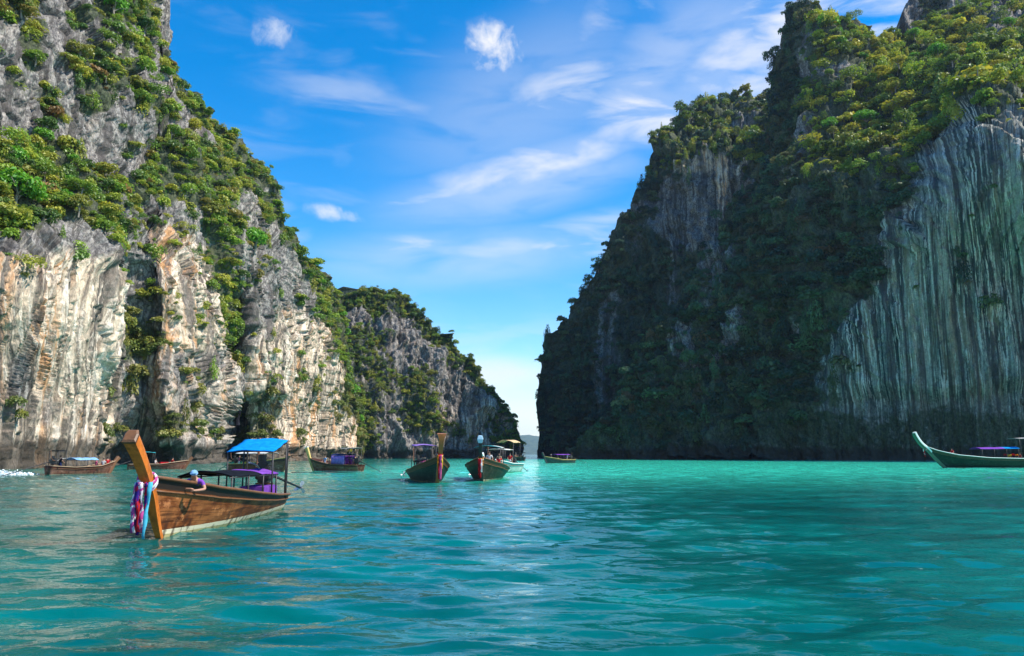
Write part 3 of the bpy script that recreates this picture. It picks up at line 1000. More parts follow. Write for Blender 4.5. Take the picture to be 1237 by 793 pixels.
# plants one can point at
named('tree', left, 18, 232, 30, C_BR, 'biggest bright green tree, on the ledge at the left edge of the photo')
named('tree', left, 14, 196, 22, C_BR, 'bright green tree directly above the biggest tree on the left ledge')
named('tree', left, 52, 186, 20, C_MID, 'broad mid green tree at the top of the left ledge under bare grey rock')
named('tree', left, 82, 176, 13, C_DK, 'small dark round tree at the top of the left ledge beside a rock face')
named('shrub', left, 85, 216, 15, C_YE, 'yellow green shrub with orange tips in the middle of the left ledge')
named('shrub', left, 122, 246, 16, C_YE, 'larger yellow shrub at the right end of the left ledge')
named('shrub', left, 58, 242, 11, C_YE, 'small yellow shrub beside the biggest bright green tree')
named('tree', left, 92, 236, 13, C_DK, 'dark round bush between two yellow shrubs on the left ledge')
named('tree', left, 40, 274, 18, C_DK, 'dark green tree at the lower lip of the left ledge')
named('shrub', left, 104, 280, 18, C_MID, 'green bush hanging over the lip of the left ledge above the pale wall')
named('shrub', left, 160, 290, 13, C_OR, 'orange tinged shrub at the right foot of the left ledge')
named('tree', left, 304, 291, 17, C_BR, 'lone round green tree standing on bare grey rock of the left cliff')
named('shrub', left, 278, 400, 13, C_OR, 'rusty orange shrub in the vertical crack of the left cliff')
named('tree', left, 294, 412, 15, C_MID, 'green tree to the right of the rusty orange shrub in the crack')
named('shrub', left, 300, 368, 12, C_OL, 'light olive shrub leaning out above the rusty orange shrub')
named('tree', left, 252, 345, 13, C_MID, 'green tree at the head of the vertical crack')
named('shrub', left, 355, 455, 9, C_MID, 'small green shrub alone on the pale right part of the left cliff')
named('tree', left, 420, 470, 14, C_BR, 'bright green tree near the right end of the left cliff, halfway up')
named('tree', left, 426, 504, 11, C_BR, 'bright green tree low at the right end of the left cliff')
named('shrub', left, 148, 384, 15, C_OL, 'uppermost olive shrub of the thicket beside the striped pale wall')
named('shrub', left, 176, 408, 17, C_OL, 'widest olive shrub of the thicket beside the striped pale wall')
named('shrub', left, 152, 430, 14, C_MID, 'green shrub at the bottom of the thicket beside the striped pale wall')
named('shrub', left, 180, 346, 6, C_DK, 'tiny dark shrub on the grey wall right of the ledge')
named('shrub', left, 28, 330, 7, C_OL, 'small olive shrub high on the striped pale wall')
named('shrub', left, 250, 520, 8, C_MID, 'small green shrub low on the wall above the blue boat awning')
named('tree', left, 122, 8, 16, C_BR, 'bright green tree at the top edge of the photo on the left cliff')
named('tree', left, 158, 28, 18, C_DK, 'large dark green tree near the summit of the left cliff')
named('tree', left, 96, 60, 15, C_OL, 'olive tree with yellowing crown high on the left cliff')
named('tree', left, 128, 84, 18, C_DK, 'dark green tree in the middle of the high thicket on the left cliff')
named('tree', left, 24, 10, 18, C_OL, 'olive tree in the top left corner of the photo')
named('tree', left, 46, 66, 14, C_MID, 'green tree at the lower end of the top left thicket')
named('tree', left, 196, 160, 15, C_MID, 'green tree on the shoulder left of the grey rock spur')
named('tree', left, 238, 150, 12, C_YE, 'yellow green slim tree below the skyline of the left cliff')
named('tree', left, 252, 255, 14, C_OL, 'olive tree above the head of the vertical crack')
named('tree', left, 384, 340, 14, C_DK, 'dark green tree on the skyline right of the left cliff')
named('shrub', rfront, 1190, 100, 34, C_YE, 'wide yellow green tree on the brow of the overhanging right wall')
named('tree', rfront, 1100, 132, 20, C_YE, 'bright yellow crown at the lower edge of the sunlit right slope')
named('tree', rfront, 1025, 190, 16, C_OL, 'olive tree with brown tips at the foot of the sunlit right slope')
named('tree', rfront, 1046, 150, 16, C_BR, 'bright green tree above the brown tipped olive tree on the right slope')
named('tree', rfront, 1140, 76, 14, C_BR, 'bright green tree left of the wide yellow tree on the brow')
named('tree', rfront, 1068, 52, 13, C_YE, 'yellow tree just under the skyline notch of the right ridge')
named('tree', rfront, 968, 20, 12, C_OL, 'olive tree crowning the tip of the right pinnacle')
named('tree', rfront, 1002, 26, 16, C_BR, 'bright tree on the right shoulder of the right pinnacle')
named('tree', rfront, 1030, 42, 13, C_MID, 'green tree on the skyline between the right pinnacle and the notch')
named('shrub', rfront, 1204, 224, 6, C_DK, 'dark shrub clinging to the upper right of the streaked wall')
named('shrub', rfront, 1174, 260, 5, C_DK, 'small dark tuft on the streaked wall below and left of another')
named('shrub', rfront, 1108, 346, 5, C_DK, 'dark tuft in the middle of the left edge of the streaked wall')
named('sprawling_tree', rback, 660, 440, 12, C_DK, 'dark bare limbed tree leaning out over the gap from the right cliff')
named('sprawling_tree', rback, 764, 268, 9, C_DK, 'thin dark tree on the skyline beside the bare rock band of the far peak')
named('sprawling_tree', rback, 722, 322, 9, C_DK, 'thin dark tree halfway down the skyline of the far peak')
named('tree', rback, 806, 160, 10, C_MID, 'green tree on the left shoulder of the far peak')
named('tree', rback, 884, 118, 10, C_DK, 'dark tree on the top of the far peak')


TINT_WORD = {C_BR: 'bright green', C_MID: 'mid green', C_DK: 'dark green', C_YE: 'yellow green', C_OL: 'olive', C_OR: 'orange tinged'}


def scatter(cl, n, kinds, rlo, rhi, tints, place, group, wfn, seed):
    rng = np.random.default_rng(seed)
    idx, P, N, Q = sample(cl, n, rng, wfn(cl['Q']))
    lo, hi = np.quantile(Q[:, 0], (1 / 3, 2 / 3))
    mid = np.median(Q[:, 1])
    for i in range(n):
        d = math.hypot(P[i][0], P[i][1])
        r = rng.uniform(rlo, rhi)
        nn = N[i] if N[i] @ P[i] < 0 else -N[i]
        kind = kinds[rng.integers(len(kinds))]
        tint = tints[rng.integers(len(tints))]
        size = 'large' if r > rlo + (rhi - rlo) * .55 else 'small'
        part = ('left third' if Q[i][0] < lo else 'right third' if Q[i][0] > hi else 'middle third')
        label = f"{size} {TINT_WORD[tint]} {kind.replace('_', ' ')} {place}, {'upper' if Q[i][1] < mid else 'lower'} {part}"
        plant(kind, P[i] + nn * r * .3, r, np.array(tint) * rng.uniform(.88, 1.12), label, group, rng)


def crest_w(sil, lo, hi):
    s = np.array(sil, float)
    return lambda q: ((q[..., 1] - np.interp(q[..., 0], s[:, 0], s[:, 1])) < hi) * ((q[..., 1] - np.interp(q[..., 0], s[:, 0], s[:, 1])) > lo) * 1.0


scatter(left, 45, ['tree', 'shrub'], 1.4, 2.8, [C_MID, C_DK, C_BR, C_OL], 'along the skyline of the left cliff', 'trees along the skyline of the left cliff',
        lambda q: crest_w(LEFT_SIL, 2, 34)(q) * (q[..., 0] > 195), 1)
scatter(left, 34, ['tree', 'shrub'], 1.3, 2.6, [C_MID, C_DK, C_OL, C_BR], 'on the middle ledge of the left cliff', 'trees on the middle ledge of the left cliff',
        lambda q: ell(q, [(60, 225, 100, 65)]), 2)
scatter(left, 26, ['shrub'], .8, 1.7, [C_OL, C_MID, C_OL, C_YE], 'on the lower left cliff', 'shrubs on the lower left cliff', lambda q: (q[..., 1] > 420) * 1.0, 3)
scatter(head2, 45, ['tree'], 1.5, 2.8, [C_DK, C_MID, C_DK], 'on the skyline of the far headland', 'trees on the skyline of the far headland', crest_w(H2_SIL, 0, 16), 4)
scatter(rfront, 60, ['tree'], 2.4, 4.2, [C_BR, C_YE, C_MID, C_OL, C_YE], 'on the sunlit right slope', 'sunlit trees on the right ridge',
        lambda q: poly_mask(q, [(985, 20), (1066, 52), (1237, 40), (1237, 80), (1140, 110), (1085, 170), (1000, 200), (1000, 120)], 8), 5)
scatter(rback, 40, ['tree', 'sprawling_tree'], 2.2, 3.8, [C_DK, C_MID], 'on the skyline of the far peak', 'trees on the skyline of the far right peak', crest_w(RB_SIL, 0, 12), 6)


# ------------------------------------------------------------------ boats
def paint(name, col, rough=.6, wear=.35, metal=0.0, grain=(1.5, 6, 6), dark=.45, spec=.4):
    m, t, out = new_mat(name)
    v = t.n('ShaderNodeTexCoord').outputs['Object']
    n1 = t.noise(t.mapping(v, grain), 1.5, 6, .65)
    n2 = t.noise(v, 14, 4, .6)
    c = t.mix(t.math('MULTIPLY', t.ramp(n1, .42, .68), wear), col, tuple(x * dark for x in col))
    c = t.mix(t.math('MULTIPLY', t.ramp(n2, .5, .75), wear * .6), c, tuple(min(1, x * 1.35 + .02) for x in col))
    b = t.n('ShaderNodeBump', i_Strength=.25, i_Distance=.02, i_Height=n2)
    bs = t.n('ShaderNodeBsdfPrincipled', i_Base_Color=c, i_Roughness=rough, i_Metallic=metal, i_Normal=b.outputs[0])
    bs.inputs['Specular IOR Level'].default_value = spec
    finish(t, out, bs)
    return m


def hull_mat(name, main, alt, band, stripe, stripe_z, wear=.8):
    """Planked hull side: weathered paint, a dark strake under the rail and a pale line at the water."""
    m, t, out = new_mat(name)
    v = t.n('ShaderNodeTexCoord').outputs['Object']
    at = t.n('ShaderNodeAttribute', attribute_name='hull')
    sp = t.n('ShaderNodeSeparateColor', i_Color=at.outputs['Color'])
    s, tt, z = sp.outputs[0], sp.outputs[1], sp.outputs[2]
    n1 = t.noise(t.mapping(v, (1, .55, 1.6)), 1.4, 7, .68, .4)
    n2 = t.noise(t.mapping(v, (1, .35, 7)), 2.2, 5, .6)
    c = t.mix(t.math('MULTIPLY', t.ramp(n1, .40, .62), wear), main, alt)
    c = t.mix(t.math('MULTIPLY', t.ramp(n2, .48, .66), .75), c, tuple(x * .22 for x in main))
    n3 = t.noise(t.mapping(v, (1, .8, 1), (4, 4, 4)), 3.2, 6, .7)
    c = t.mix(t.math('MULTIPLY', t.ramp(n3, .54, .66), .6), c, tuple(min(1, x * 1.7 + .03) for x in alt))
    wv = t.math('FRACT', t.math('MULTIPLY', s, 7.0))
    seam = t.math('MULTIPLY', t.math('LESS_THAN', wv, .07), .55)
    c = t.mix(seam, c, tuple(x * .2 for x in main))
    c = t.mix(t.ramp(s, .865, .875), c, band)
    zz = t.math('ADD', z, t.math('MULTIPLY', t.math('SUBTRACT', n1, .5), .05))
    c = t.mix(t.math('MULTIPLY', t.math('LESS_THAN', zz, stripe_z), .9), c, stripe)
    c = t.mix(t.math('MULTIPLY', t.math('LESS_THAN', zz, stripe_z * .35), .7), c, (.30, .24, .05))
    n4 = t.noise(t.mapping(v, (1, 1.2, .25), (8, 8, 8)), 3.5, 5, .6)
    c = t.mix(t.math('MULTIPLY', t.math('MULTIPLY', t.ramp(n4, .50, .62), t.ramp(z, .95, .05)), .75), c, tuple(x * .2 + .008 for x in main))
    b = t.n('ShaderNodeBump', i_Strength=.4, i_Distance=.02, i_Height=t.math('SUBTRACT', n2, seam))
    bs = t.n('ShaderNodeBsdfPrincipled', i_Base_Color=c, i_Roughness=.5, i_Normal=b.outputs[0])
    bs.inputs['Specular IOR Level'].default_value = .22
    finish(t, out, bs)
    return m


def cloth(name, col, stripes=None):
    m, t, out = new_mat(name)
    v = t.n('ShaderNodeTexCoord').outputs['Object']
    n = t.noise(v, 5, 4, .6)
    c = t.mix(t.ramp(n, .35, .7), col, tuple(x * .7 for x in col))
    if stripes:
        sp = t.n('ShaderNodeSeparateXYZ', i_Vector=v)
        c = t.mix(t.math('GREATER_THAN', t.math('FRACT', t.math('ADD', t.math('MULTIPLY', n, 2.2), t.math('ADD', t.math('MULTIPLY', sp.outputs[2], 3.5), t.math('MULTIPLY', sp.outputs[0], 5.0)))), .5), c, stripes)
    df = t.n('ShaderNodeBsdfDiffuse', i_Color=c)
    tr = t.n('ShaderNodeBsdfTranslucent', i_Color=c)
    mx = t.n('ShaderNodeMixShader', i_0=.25)
    t.t.links.new(df.outputs[0], mx.inputs[1]); t.t.links.new(tr.outputs[0], mx.inputs[2])
    finish(t, out, mx)
    return m


MT = dict(
    orange_wood=paint('orange_varnished_wood', (.62, .17, .02), .4, .8, 0, (3, 3, 1.2)),
    prow_wood=paint('reddish_prow_wood', (.34, .12, .03), .45, .6, 0, (3, 3, 1.2)),
    brown_wood=paint('brown_wood', (.17, .075, .03), .5, .6, 0, (3, 3, 1.2)),
    pale_wood=paint('pale_worn_wood', (.36, .24, .14), .6, .6),
    deck=paint('deck_boards', (.23, .14, .08), .7, .6),
    dark=paint('dark_steel', (.035, .033, .033), .5, .4),
    steel=paint('bare_steel', (.5, .5, .48), .35, .4, .7),
    rust=paint('rusty_steel', (.16, .07, .035), .7, .7),
    white=paint('white_paint', (.78, .77, .73), .5, .35),
    cream=paint('cream_paint', (.68, .58, .38), .5, .4),
    yellow=paint('yellow_paint', (.55, .42, .12), .5, .4),
    red=paint('red_paint', (.42, .05, .03), .5, .4),
    bluew=paint('pale_blue_paint', (.42, .60, .70), .5, .4),
    green=paint('green_paint', (.03, .10, .05), .45, .5),
    black_cloth=cloth('black_tarpaulin', (.018, .022, .03)),
    navy_cloth=cloth('navy_tarpaulin', (.03, .05, .16)),
    purple=cloth('purple_tarpaulin', (.26, .09, .50)),
    lilac=cloth('lilac_tarpaulin', (.34, .22, .60)),
    blue=cloth('blue_tarpaulin', (.01, .33, .82)),
    paleblue=cloth('pale_blue_tarpaulin', (.30, .55, .82)),
    teal=cloth('teal_tarpaulin', (.06, .42, .46)),
    white_cloth=cloth('white_cloth', (.80, .79, .76)),
    cream_cloth=cloth('cream_cloth', (.78, .58, .33)),
    grey_cloth=cloth('grey_tarpaulin', (.45, .43, .40)),
    pink=cloth('pink_cloth', (.72, .14, .32)), redc=cloth('red_cloth', (.62, .03, .04)), cyan=cloth('cyan_cloth', (.10, .55, .72)),
    orange=cloth('orange_cloth', (.75, .28, .03)), yellowc=cloth('yellow_cloth', (.75, .50, .05)), greenc=cloth('green_cloth', (.04, .25, .07)),
    pinkstripe=cloth('pink_and_white_cloth', (.62, .10, .36), (.85, .80, .84)), navystripe=cloth('red_and_navy_cloth', (.06, .03, .28), (.55, .03, .08)),
    skin=paint('skin', (.42, .22, .14), .6, .1), hair=paint('hair', (.02, .015, .012), .6, .1),
)
HULLS = dict(
    brown=hull_mat('weathered_brown_hull', (.16, .042, .01), (.40, .15, .045), (.03, .02, .015), (.78, .70, .48), .17),
    green=hull_mat('dark_green_hull', (.012, .035, .022), (.03, .045, .03), (.10, .05, .02), (.22, .14, .06), .07),
    olive=hull_mat('olive_brown_hull', (.020, .022, .013), (.06, .045, .026), (.10, .05, .025), (.45, .36, .25), .12),
    red=hull_mat('red_brown_hull', (.20, .06, .035), (.28, .15, .10), (.12, .03, .02), (.40, .25, .15), .06),
    rust=hull_mat('rust_brown_hull', (.26, .09, .045), (.33, .20, .12), (.10, .04, .03), (.60, .50, .40), .14),
    white=hull_mat('white_hull', (.62, .62, .58), (.48, .50, .48), (.10, .25, .28), (.2, .3, .3), .1),
    dark=hull_mat('dark_hull', (.04, .045, .05), (.09, .08, .08), (.1, .07, .05), (.16, .14, .12), .08),
    emerald=hull_mat('green_and_white_hull', (.004, .016, .011), (.010, .030, .02), (.06, .05, .03), (.30, .55, .40), .12),
)


def bm_obj(name, bm, mat, parent=None, smooth=False, bevel=0.0):
    if bevel:
        bmesh.ops.bevel(bm, geom=bm.edges[:], offset=bevel, segments=2, affect='EDGES', clamp_overlap=True)
    bmesh.ops.recalc_face_normals(bm, faces=bm.faces[:])
    me = bpy.data.meshes.new(name)
    bm.to_mesh(me); bm.free()
    if smooth:
        for p in me.polygons: p.use_smooth = True
    return link_mesh(name, me, mat, parent)


def add_box(bm, c, d, rot=None):
    mtx = Matrix.Translation(Vector(c)) @ (rot.to_4x4() if rot is not None else Matrix.Identity(4)) @ Matrix.Diagonal((d[0], d[1], d[2], 1))
    bmesh.ops.create_cube(bm, size=1.0, matrix=mtx)


def add_tube(bm, pts, r, sides=8, flat=1.0):
    rings = []
    pts = [Vector(p) for p in pts]
    up = Vector((0, 0, 1))
    for i, p in enumerate(pts):
        d = (pts[min(i + 1, len(pts) - 1)] - pts[max(i - 1, 0)]).normalized()
        u = d.cross(up)
        u = u.normalized() if u.length > .05 else Vector((1, 0, 0))
        w = u.cross(d)
        rr = r[i] if isinstance(r, (list, tuple)) else r
        rings.append([bm.verts.new(p + u * math.cos(k * 2 * math.pi / sides) * rr + w * math.sin(k * 2 * math.pi / sides) * rr * flat) for k in range(sides)])
    for a, b in zip(rings, rings[1:]):
        for k in range(sides):
            bm.faces.new((a[k], a[(k + 1) % sides], b[(k + 1) % sides], b[k]))
    bm.faces.new(rings[0]); bm.faces.new(rings[-1][::-1])


def sweep_box(bm, pts, ws, ds):
    """A squared post swept along points in the boat's own middle plane: width across, depth along."""
    rings = []
    for i, p in enumerate(pts):
        p = Vector(p)
        d = (Vector(pts[min(i + 1, len(pts) - 1)]) - Vector(pts[max(i - 1, 0)])).normalized()
        n = Vector((0, -d.z, d.y))
        w, h = ws[i] / 2, ds[i] / 2
        q = w * .72
        rings.append([bm.verts.new(p + Vector((sx, 0, 0)) + n * sy) for sx, sy in ((-w, -h), (w, -h), (w, h * .3), (q, h), (-q, h), (-w, h * .3))])
    for a, b in zip(rings, rings[1:]):
        for k in range(6):
            bm.faces.new((a[k], a[(k + 1) % 6], b[(k + 1) % 6], b[k]))
    bm.faces.new(rings[0][::-1]); bm.faces.new(rings[-1])


def catmull(pts, n=6):
    out_ = []
    P = [Vector(p) for p in pts]
    P = [P[0] * 2 - P[1]] + P + [P[-1] * 2 - P[-2]]
    for i in range(1, len(P) - 2):
        for k in range(n):
            t_ = k / n
            a, b, c, d = P[i - 1], P[i], P[i + 1], P[i + 2]
            out_.append(.5 * ((2 * b) + (c - a) * t_ + (2 * a - 5 * b + 4 * c - d) * t_ ** 2 + (3 * b - a - 3 * c + d) * t_ ** 3))
    out_.append(P[-2])
    return out_


class Boat:
    """A wooden longtail boat; local +Y is the bow, +Z up, the origin on the water amidships."""
    def __init__(self, label, x, y, rz, L=11.3, B=2.0, hull='brown', sheer=((0, .5), (.25, .62), (.5, .82), (.75, 1.08), (1, 1.46)), rake=1.0,
                 group='longtail boats in the lagoon', rail='pale_wood', name='longtail_boat'):
        self.L, self.B, self.sheer = L, B, sheer
        self.rake = rake
        self.root = bpy.data.objects.new(name, None)
        COL.objects.link(self.root)
        self.root.location = (x, y, 0); self.root.rotation_euler = (0, 0, rz)
        tag(self.root, label, 'boat', group)
        self.mw = Matrix.Translation((x, y, 0)) @ Matrix.Rotation(rz, 4, 'Z')
        self.hull(hull, rail)

    def sh(self, t):
        a = self.sheer
        return float(np.interp(t, [p[0] for p in a], [p[1] for p in a])) if t <= 1 else a[-1][1]

    def hb(self, t):
        return self.B / 2 * float(np.interp(t, (0, .12, .3, .5, .68, .8, .9, .96, 1), (.60, .76, .94, 1, .90, .70, .42, .2, .05)))

    def ky(self, t, s):
        """Fore-and-aft shift so that the stem rakes forward."""
        k = sstep(.55, 1.0, np.float64(t))
        zt = self.sh(1)
        return -float(k) * self.rake * (1 - s) * (zt + .25) / 1.7 * .95

    def pt(self, t, s, inset=0.0, lift=0.0):
        hb = max(self.hb(t) - inset, .01)
        kz = -.3 + lift
        z = kz + (self.sh(t) - kz) * s ** 1.15
        x = hb * (.16 * (1 - s) * (s > 0) + s ** .5 * (1 - .16 * (1 - s)))
        return x, -self.L / 2 + self.L * t + self.ky(t, s), z

    def hull(self, hm, rail):
        nt, ns = 44, 18
        vs, at, fs = [], [], []
        def shell(sgn, inset, lift):
            base = len(vs)
            for i in range(nt):
                t_ = i / (nt - 1)
                for j in range(ns):
                    s_ = j / (ns - 1)
                    x, y, z = self.pt(t_, s_, inset, lift)
                    vs.append((sgn * x, y, z)); at.append((s_, t_, max(z, 0.0), 1))
            for i in range(nt - 1):
                for j in range(ns - 1):
                    a = base + i * ns + j
                    q = (a, a + ns, a + ns + 1, a + 1)
                    fs.append(q if sgn * (1 if inset == 0 else -1) > 0 else q[::-1])
            return base
        oR, oL = shell(1, 0, 0), shell(-1, 0, 0)
        iR, iL = shell(1, .06, .12), shell(-1, .06, .12)
        for i in range(nt - 1):
            for o_, n_ in ((oR, iR), (oL, iL)):
                a = o_ + i * ns + ns - 1; b = n_ + i * ns + ns - 1
                fs.append((a, a + ns, b + ns, b))
        for j in range(ns - 1):                       # transom and inner stern board
            fs.append((oR + j, oR + j + 1, oL + j + 1, oL + j)); fs.append((iR + j, iL + j, iL + j + 1, iR + j + 1))
        me = bpy.data.meshes.new('hull')
        me.from_pydata(vs, [], fs)
        ca = me.color_attributes.new('hull', 'FLOAT_COLOR', 'POINT')
        ca.data.foreach_set('color', np.array(at, np.float32).ravel())
        for p in me.polygons: p.use_smooth = True
        link_mesh('hull', me, HULLS[hm], self.root)
        for sg in (1, -1):
            bm = bmesh.new()
            pts = []
            for i in range(30):
                x, y, z = self.pt(i / 29, 1.0)
                pts.append((sg * (x + .015), y, z + .02))
            add_tube(bm, pts, .06, 6, .8)
            bm_obj('gunwale', bm, MT[rail], self.root, True)
            bm = bmesh.new()
            pts = []
            for i in range(30):
                x, y, z = self.pt(i / 29, .84)
                pts.append((sg * (x + .02), y, z))
            add_tube(bm, pts, .035, 6, .8)
            bm_obj('rubbing_strake', bm, MT['brown_wood'], self.root, True)
        # deck boards, fore deck and thwarts
        bm = bmesh.new()
        for (t0, t1, zz) in ((.03, .80, .12),):
            n = 14
            for i in range(n):
                a = t0 + (t1 - t0) * (i + .05) / n; b = t0 + (t1 - t0) * (i + .95) / n
                za, zb = zz + .02, zz + .02
                wa = self.width_at(a, za) - .09; wb = self.width_at(b, zb) - .09
                ya, yb = -self.L / 2 + self.L * a, -self.L / 2 + self.L * b
                add_quad_slab(bm, [(-wa, ya, za), (wa, ya, za), (wb, yb, zb), (-wb, yb, zb)], .03)
        bm_obj('deck', bm, MT['deck'], self.root)
        bm = bmesh.new()
        n = 8
        for i in range(n):
            a = .80 + .185 * i / n; b = .80 + .185 * (i + .94) / n
            q = []
            for tt in (a, b):
                x, y, z = self.pt(tt, .9, .07)
                q.append((x, y, z))
            add_quad_slab(bm, [(-q[0][0], q[0][1], q[0][2]), (q[0][0], q[0][1], q[0][2]), (q[1][0], q[1][1], q[1][2]), (-q[1][0], q[1][1], q[1][2])], .03)
        bm_obj('fore_deck', bm, MT['deck'], self.root)
        for tt in (.22, .38, .52, .66):
            bm = bmesh.new()
            x, y, z = self.pt(tt, .72, .06)
            add_box(bm, (0, y, z), (2 * x - .02, .28, .04))
            bm_obj('thwart', bm, MT['pale_wood'], self.root, bevel=.008)

    def width_at(self, t, z):
        ss = np.linspace(0, 1, 40)
        zs = [self.pt(t, s)[2] for s in ss]
        s = float(np.interp(z, zs, ss))
        return self.pt(t, s, .06)[0]

    def prow(self, pts, w=(.16, .24, .26, .34), d=(.22, .30, .30, .38), mat='orange_wood', cap=None):
        """Stem post from under the bow up to the tall figurehead; pts are (forward of the bow, height)."""
        yb = self.L / 2
        zt = self.sh(1)
        full = self.rake * .95 * (zt + .25) / 1.7
        foot = [(-full * (1 - ((z + .3) / (zt + .3)) ** (1 / 1.15)) + .03, z) for z in (-.3, .15 * zt, .45 * zt, .78 * zt)]
        pts = foot + [p for p in pts if p[1] > .95 * zt]
        P = catmull([(0, yb + a, z) for a, z in pts], 6)
        n = len(P)
        ws = [float(np.interp(i / (n - 1), np.linspace(0, 1, len(w)), w)) for i in range(n)]
        ds = [float(np.interp(i / (n - 1), np.linspace(0, 1, len(d)), d)) for i in range(n)]
        bm = bmesh.new()
        sweep_box(bm, P, ws, ds)
        o = bm_obj('stem_post', bm, MT[mat], self.root)
        if cap:
            bm = bmesh.new()
            a, b = P[-1], P[-2]
            dd = (a - b).normalized()
            sweep_box(bm, [a + dd * .002, a + dd * .07, a + dd * .10], [ws[-1] * 1.12, ws[-1] * 1.18, ws[-1] * .9], [ds[-1] * 1.1, ds[-1] * 1.15, ds[-1] * .85])
            bm_obj('stem_cap', bm, MT[cap], o)
        self.P = P

    def roof(self, y0, y1, z0, z1, hw, arch, mats, posts=True, name='canopy', roll=0.0, deckz=.3, nposts=2, post_r=.028):
        """Cloth roof from y0 (front) to y1 (rear), slightly sagging; mats are (share, material)."""
        nx, ny = 13, 22
        acc = 0
        for share, mat in mats:
            a0, a1 = acc, acc + share
            acc = a1
            bm = bmesh.new()
            grids = []
            for off in (0, -.03):
                g_ = []
                for i in range(ny):
                    f = a0 + (a1 - a0) * i / (ny - 1)
                    row = []
                    for j in range(nx):
                        u = -1 + 2 * j / (nx - 1)
                        z = z0 + (z1 - z0) * f + arch * (1 - u * u) - .035 * math.sin(f * math.pi * 3) ** 2 * (1 - u * u * .5) + roll * u + .012 * math.sin(9 * f + 5 * u)
                        row.append(bm.verts.new((hw * u, y0 + (y1 - y0) * f, z + off)))
                    g_.append(row)
                grids.append(g_)
            A, Bm = grids
            for i in range(ny - 1):
                for j in range(nx - 1):
                    bm.faces.new((A[i][j], A[i][j + 1], A[i + 1][j + 1], A[i + 1][j]))
                    bm.faces.new((Bm[i][j], Bm[i + 1][j], Bm[i + 1][j + 1], Bm[i][j + 1]))
            for i in range(ny - 1):
                for j, fl in ((0, 0), (nx - 1, 1)):
                    bm.faces.new((A[i][j], A[i + 1][j], Bm[i + 1][j], Bm[i][j]))
            for j in range(nx - 1):
                for i in (0, ny - 1):
                    bm.faces.new((A[i][j], A[i][j + 1], Bm[i][j + 1], Bm[i][j]))
            o = bm_obj(name, bm, MT[mat], self.root, True)
        if posts:
            for k in range(nposts):
                f = .04 + .92 * k / (nposts - 1)
                for sg in (-1, 1):
                    z = z0 + (z1 - z0) * f + roll * sg - .02
                    bm = bmesh.new()
                    add_tube(bm, [(sg * hw * .97, y0 + (y1 - y0) * f, deckz), (sg * hw * .97, y0 + (y1 - y0) * f, z)], post_r, 8)
                    bm_obj('canopy_post', bm, MT['dark'], self.root, True)
            bm = bmesh.new()
            for sg in (-1, 1):
                add_tube(bm, [(sg * hw * .97, y0, z0 - .06 + roll * sg), (sg * hw * .97, y1, z1 - .06 + roll * sg)], .02, 6)
            for f in (.04, .5, .96):
                y = y0 + (y1 - y0) * f; z = z0 + (z1 - z0) * f
                add_tube(bm, [(hw * u, y, z + arch * (1 - u * u) - .06 + roll * u) for u in np.linspace(-1, 1, 9)], .018, 6)
            bm_obj('canopy_frame', bm, MT['dark'], self.root, True)

    def side_cloth(self, y0, y1, ztop, zbot, x, mat):
        bm = bmesh.new()
        n = 24
        top, bot = [], []
        for i in range(n):
            f = i / (n - 1)
            wv = .03 * math.sin(f * 26)
            top.append((x, y0 + (y1 - y0) * f, ztop)); bot.append((x + wv, y0 + (y1 - y0) * f, zbot))
        add_strip(bm, top, bot, .012)
        bm_obj('side_curtain', bm, MT[mat], self.root, True)

    def seat(self, x, y, z, d, mat, name='seat_cushion'):
        bm = bmesh.new()
        add_box(bm, (x, y, z), d)
        bm_obj(name, bm, MT[mat], self.root, False, .02)

    def engine(self, y, z, end, s=1.0):
        """Car engine on a pivot at the stern with its long propeller shaft."""
        bm = bmesh.new()
        add_box(bm, (0, y, z + .30 * s), (.42 * s, .62 * s, .40 * s))
        add_box(bm, (.02, y + .02, z + .56 * s), (.30 * s, .52 * s, .14 * s))
        add_box(bm, (0, y + .05, z + .06 * s), (.30 * s, .46 * s, .14 * s))
        bmesh.ops.bevel(bm, geom=bm.edges[:], offset=.03 * s, segments=2, affect='EDGES')
        add_tube(bm, [(.12 * s, y - .1, z + .62 * s), (.12 * s, y - .1, z + .84 * s)], .13 * s, 14)
        add_tube(bm, [(0, y + .3 * s, z + .28 * s), (0, y + .38 * s, z + .28 * s)], .17 * s, 16)
        for k in range(4):
            add_tube(bm, [(.20 * s, y - .22 * s + k * .14 * s, z + .42 * s), (.30 * s, y - .20 * s + k * .12 * s, z + .40 * s), (.33 * s, y - .05 * s, z + .36 * s)], .03 * s, 6)
        e = bm_obj('engine', bm, MT['dark'], self.root)
        bm = bmesh.new()
        add_tube(bm, catmull([(.33 * s, y - .05 * s, z + .36 * s), (.36 * s, y - .4 * s, z + .5 * s), (.36 * s, y - .55 * s, z + 1.0 * s), (.36 * s, y - .6 * s, z + 1.35 * s)], 4), .04 * s, 8)
        bm_obj('exhaust_pipe', bm, MT['rust'], e, True)
        bm = bmesh.new()
        add_tube(bm, catmull([(0, y + .35 * s, z + .35 * s), (.05, y + .9 * s, z + .55 * s), (.08, y + 1.5 * s, z + .62 * s)], 4), .025 * s, 8)
        bm_obj('tiller', bm, MT['steel'], e, True)
        bm = bmesh.new()
        add_tube(bm, [(0, y, .1), (0, y, z)], .07 * s, 10)
        add_box(bm, (0, y, z - .03), (.5 * s, .16, .06))
        bm_obj('engine_mount', bm, MT['rust'], self.root)
        bm = bmesh.new()
        a = Vector((0, y - .3 * s, z + .28 * s)); b = Vector(end)
        add_tube(bm, [a, a.lerp(b, .4), b], [.05 * s, .04 * s, .032 * s], 8)
        sh_ = bm_obj('tail_shaft', bm, MT['dark'], self.root, True)
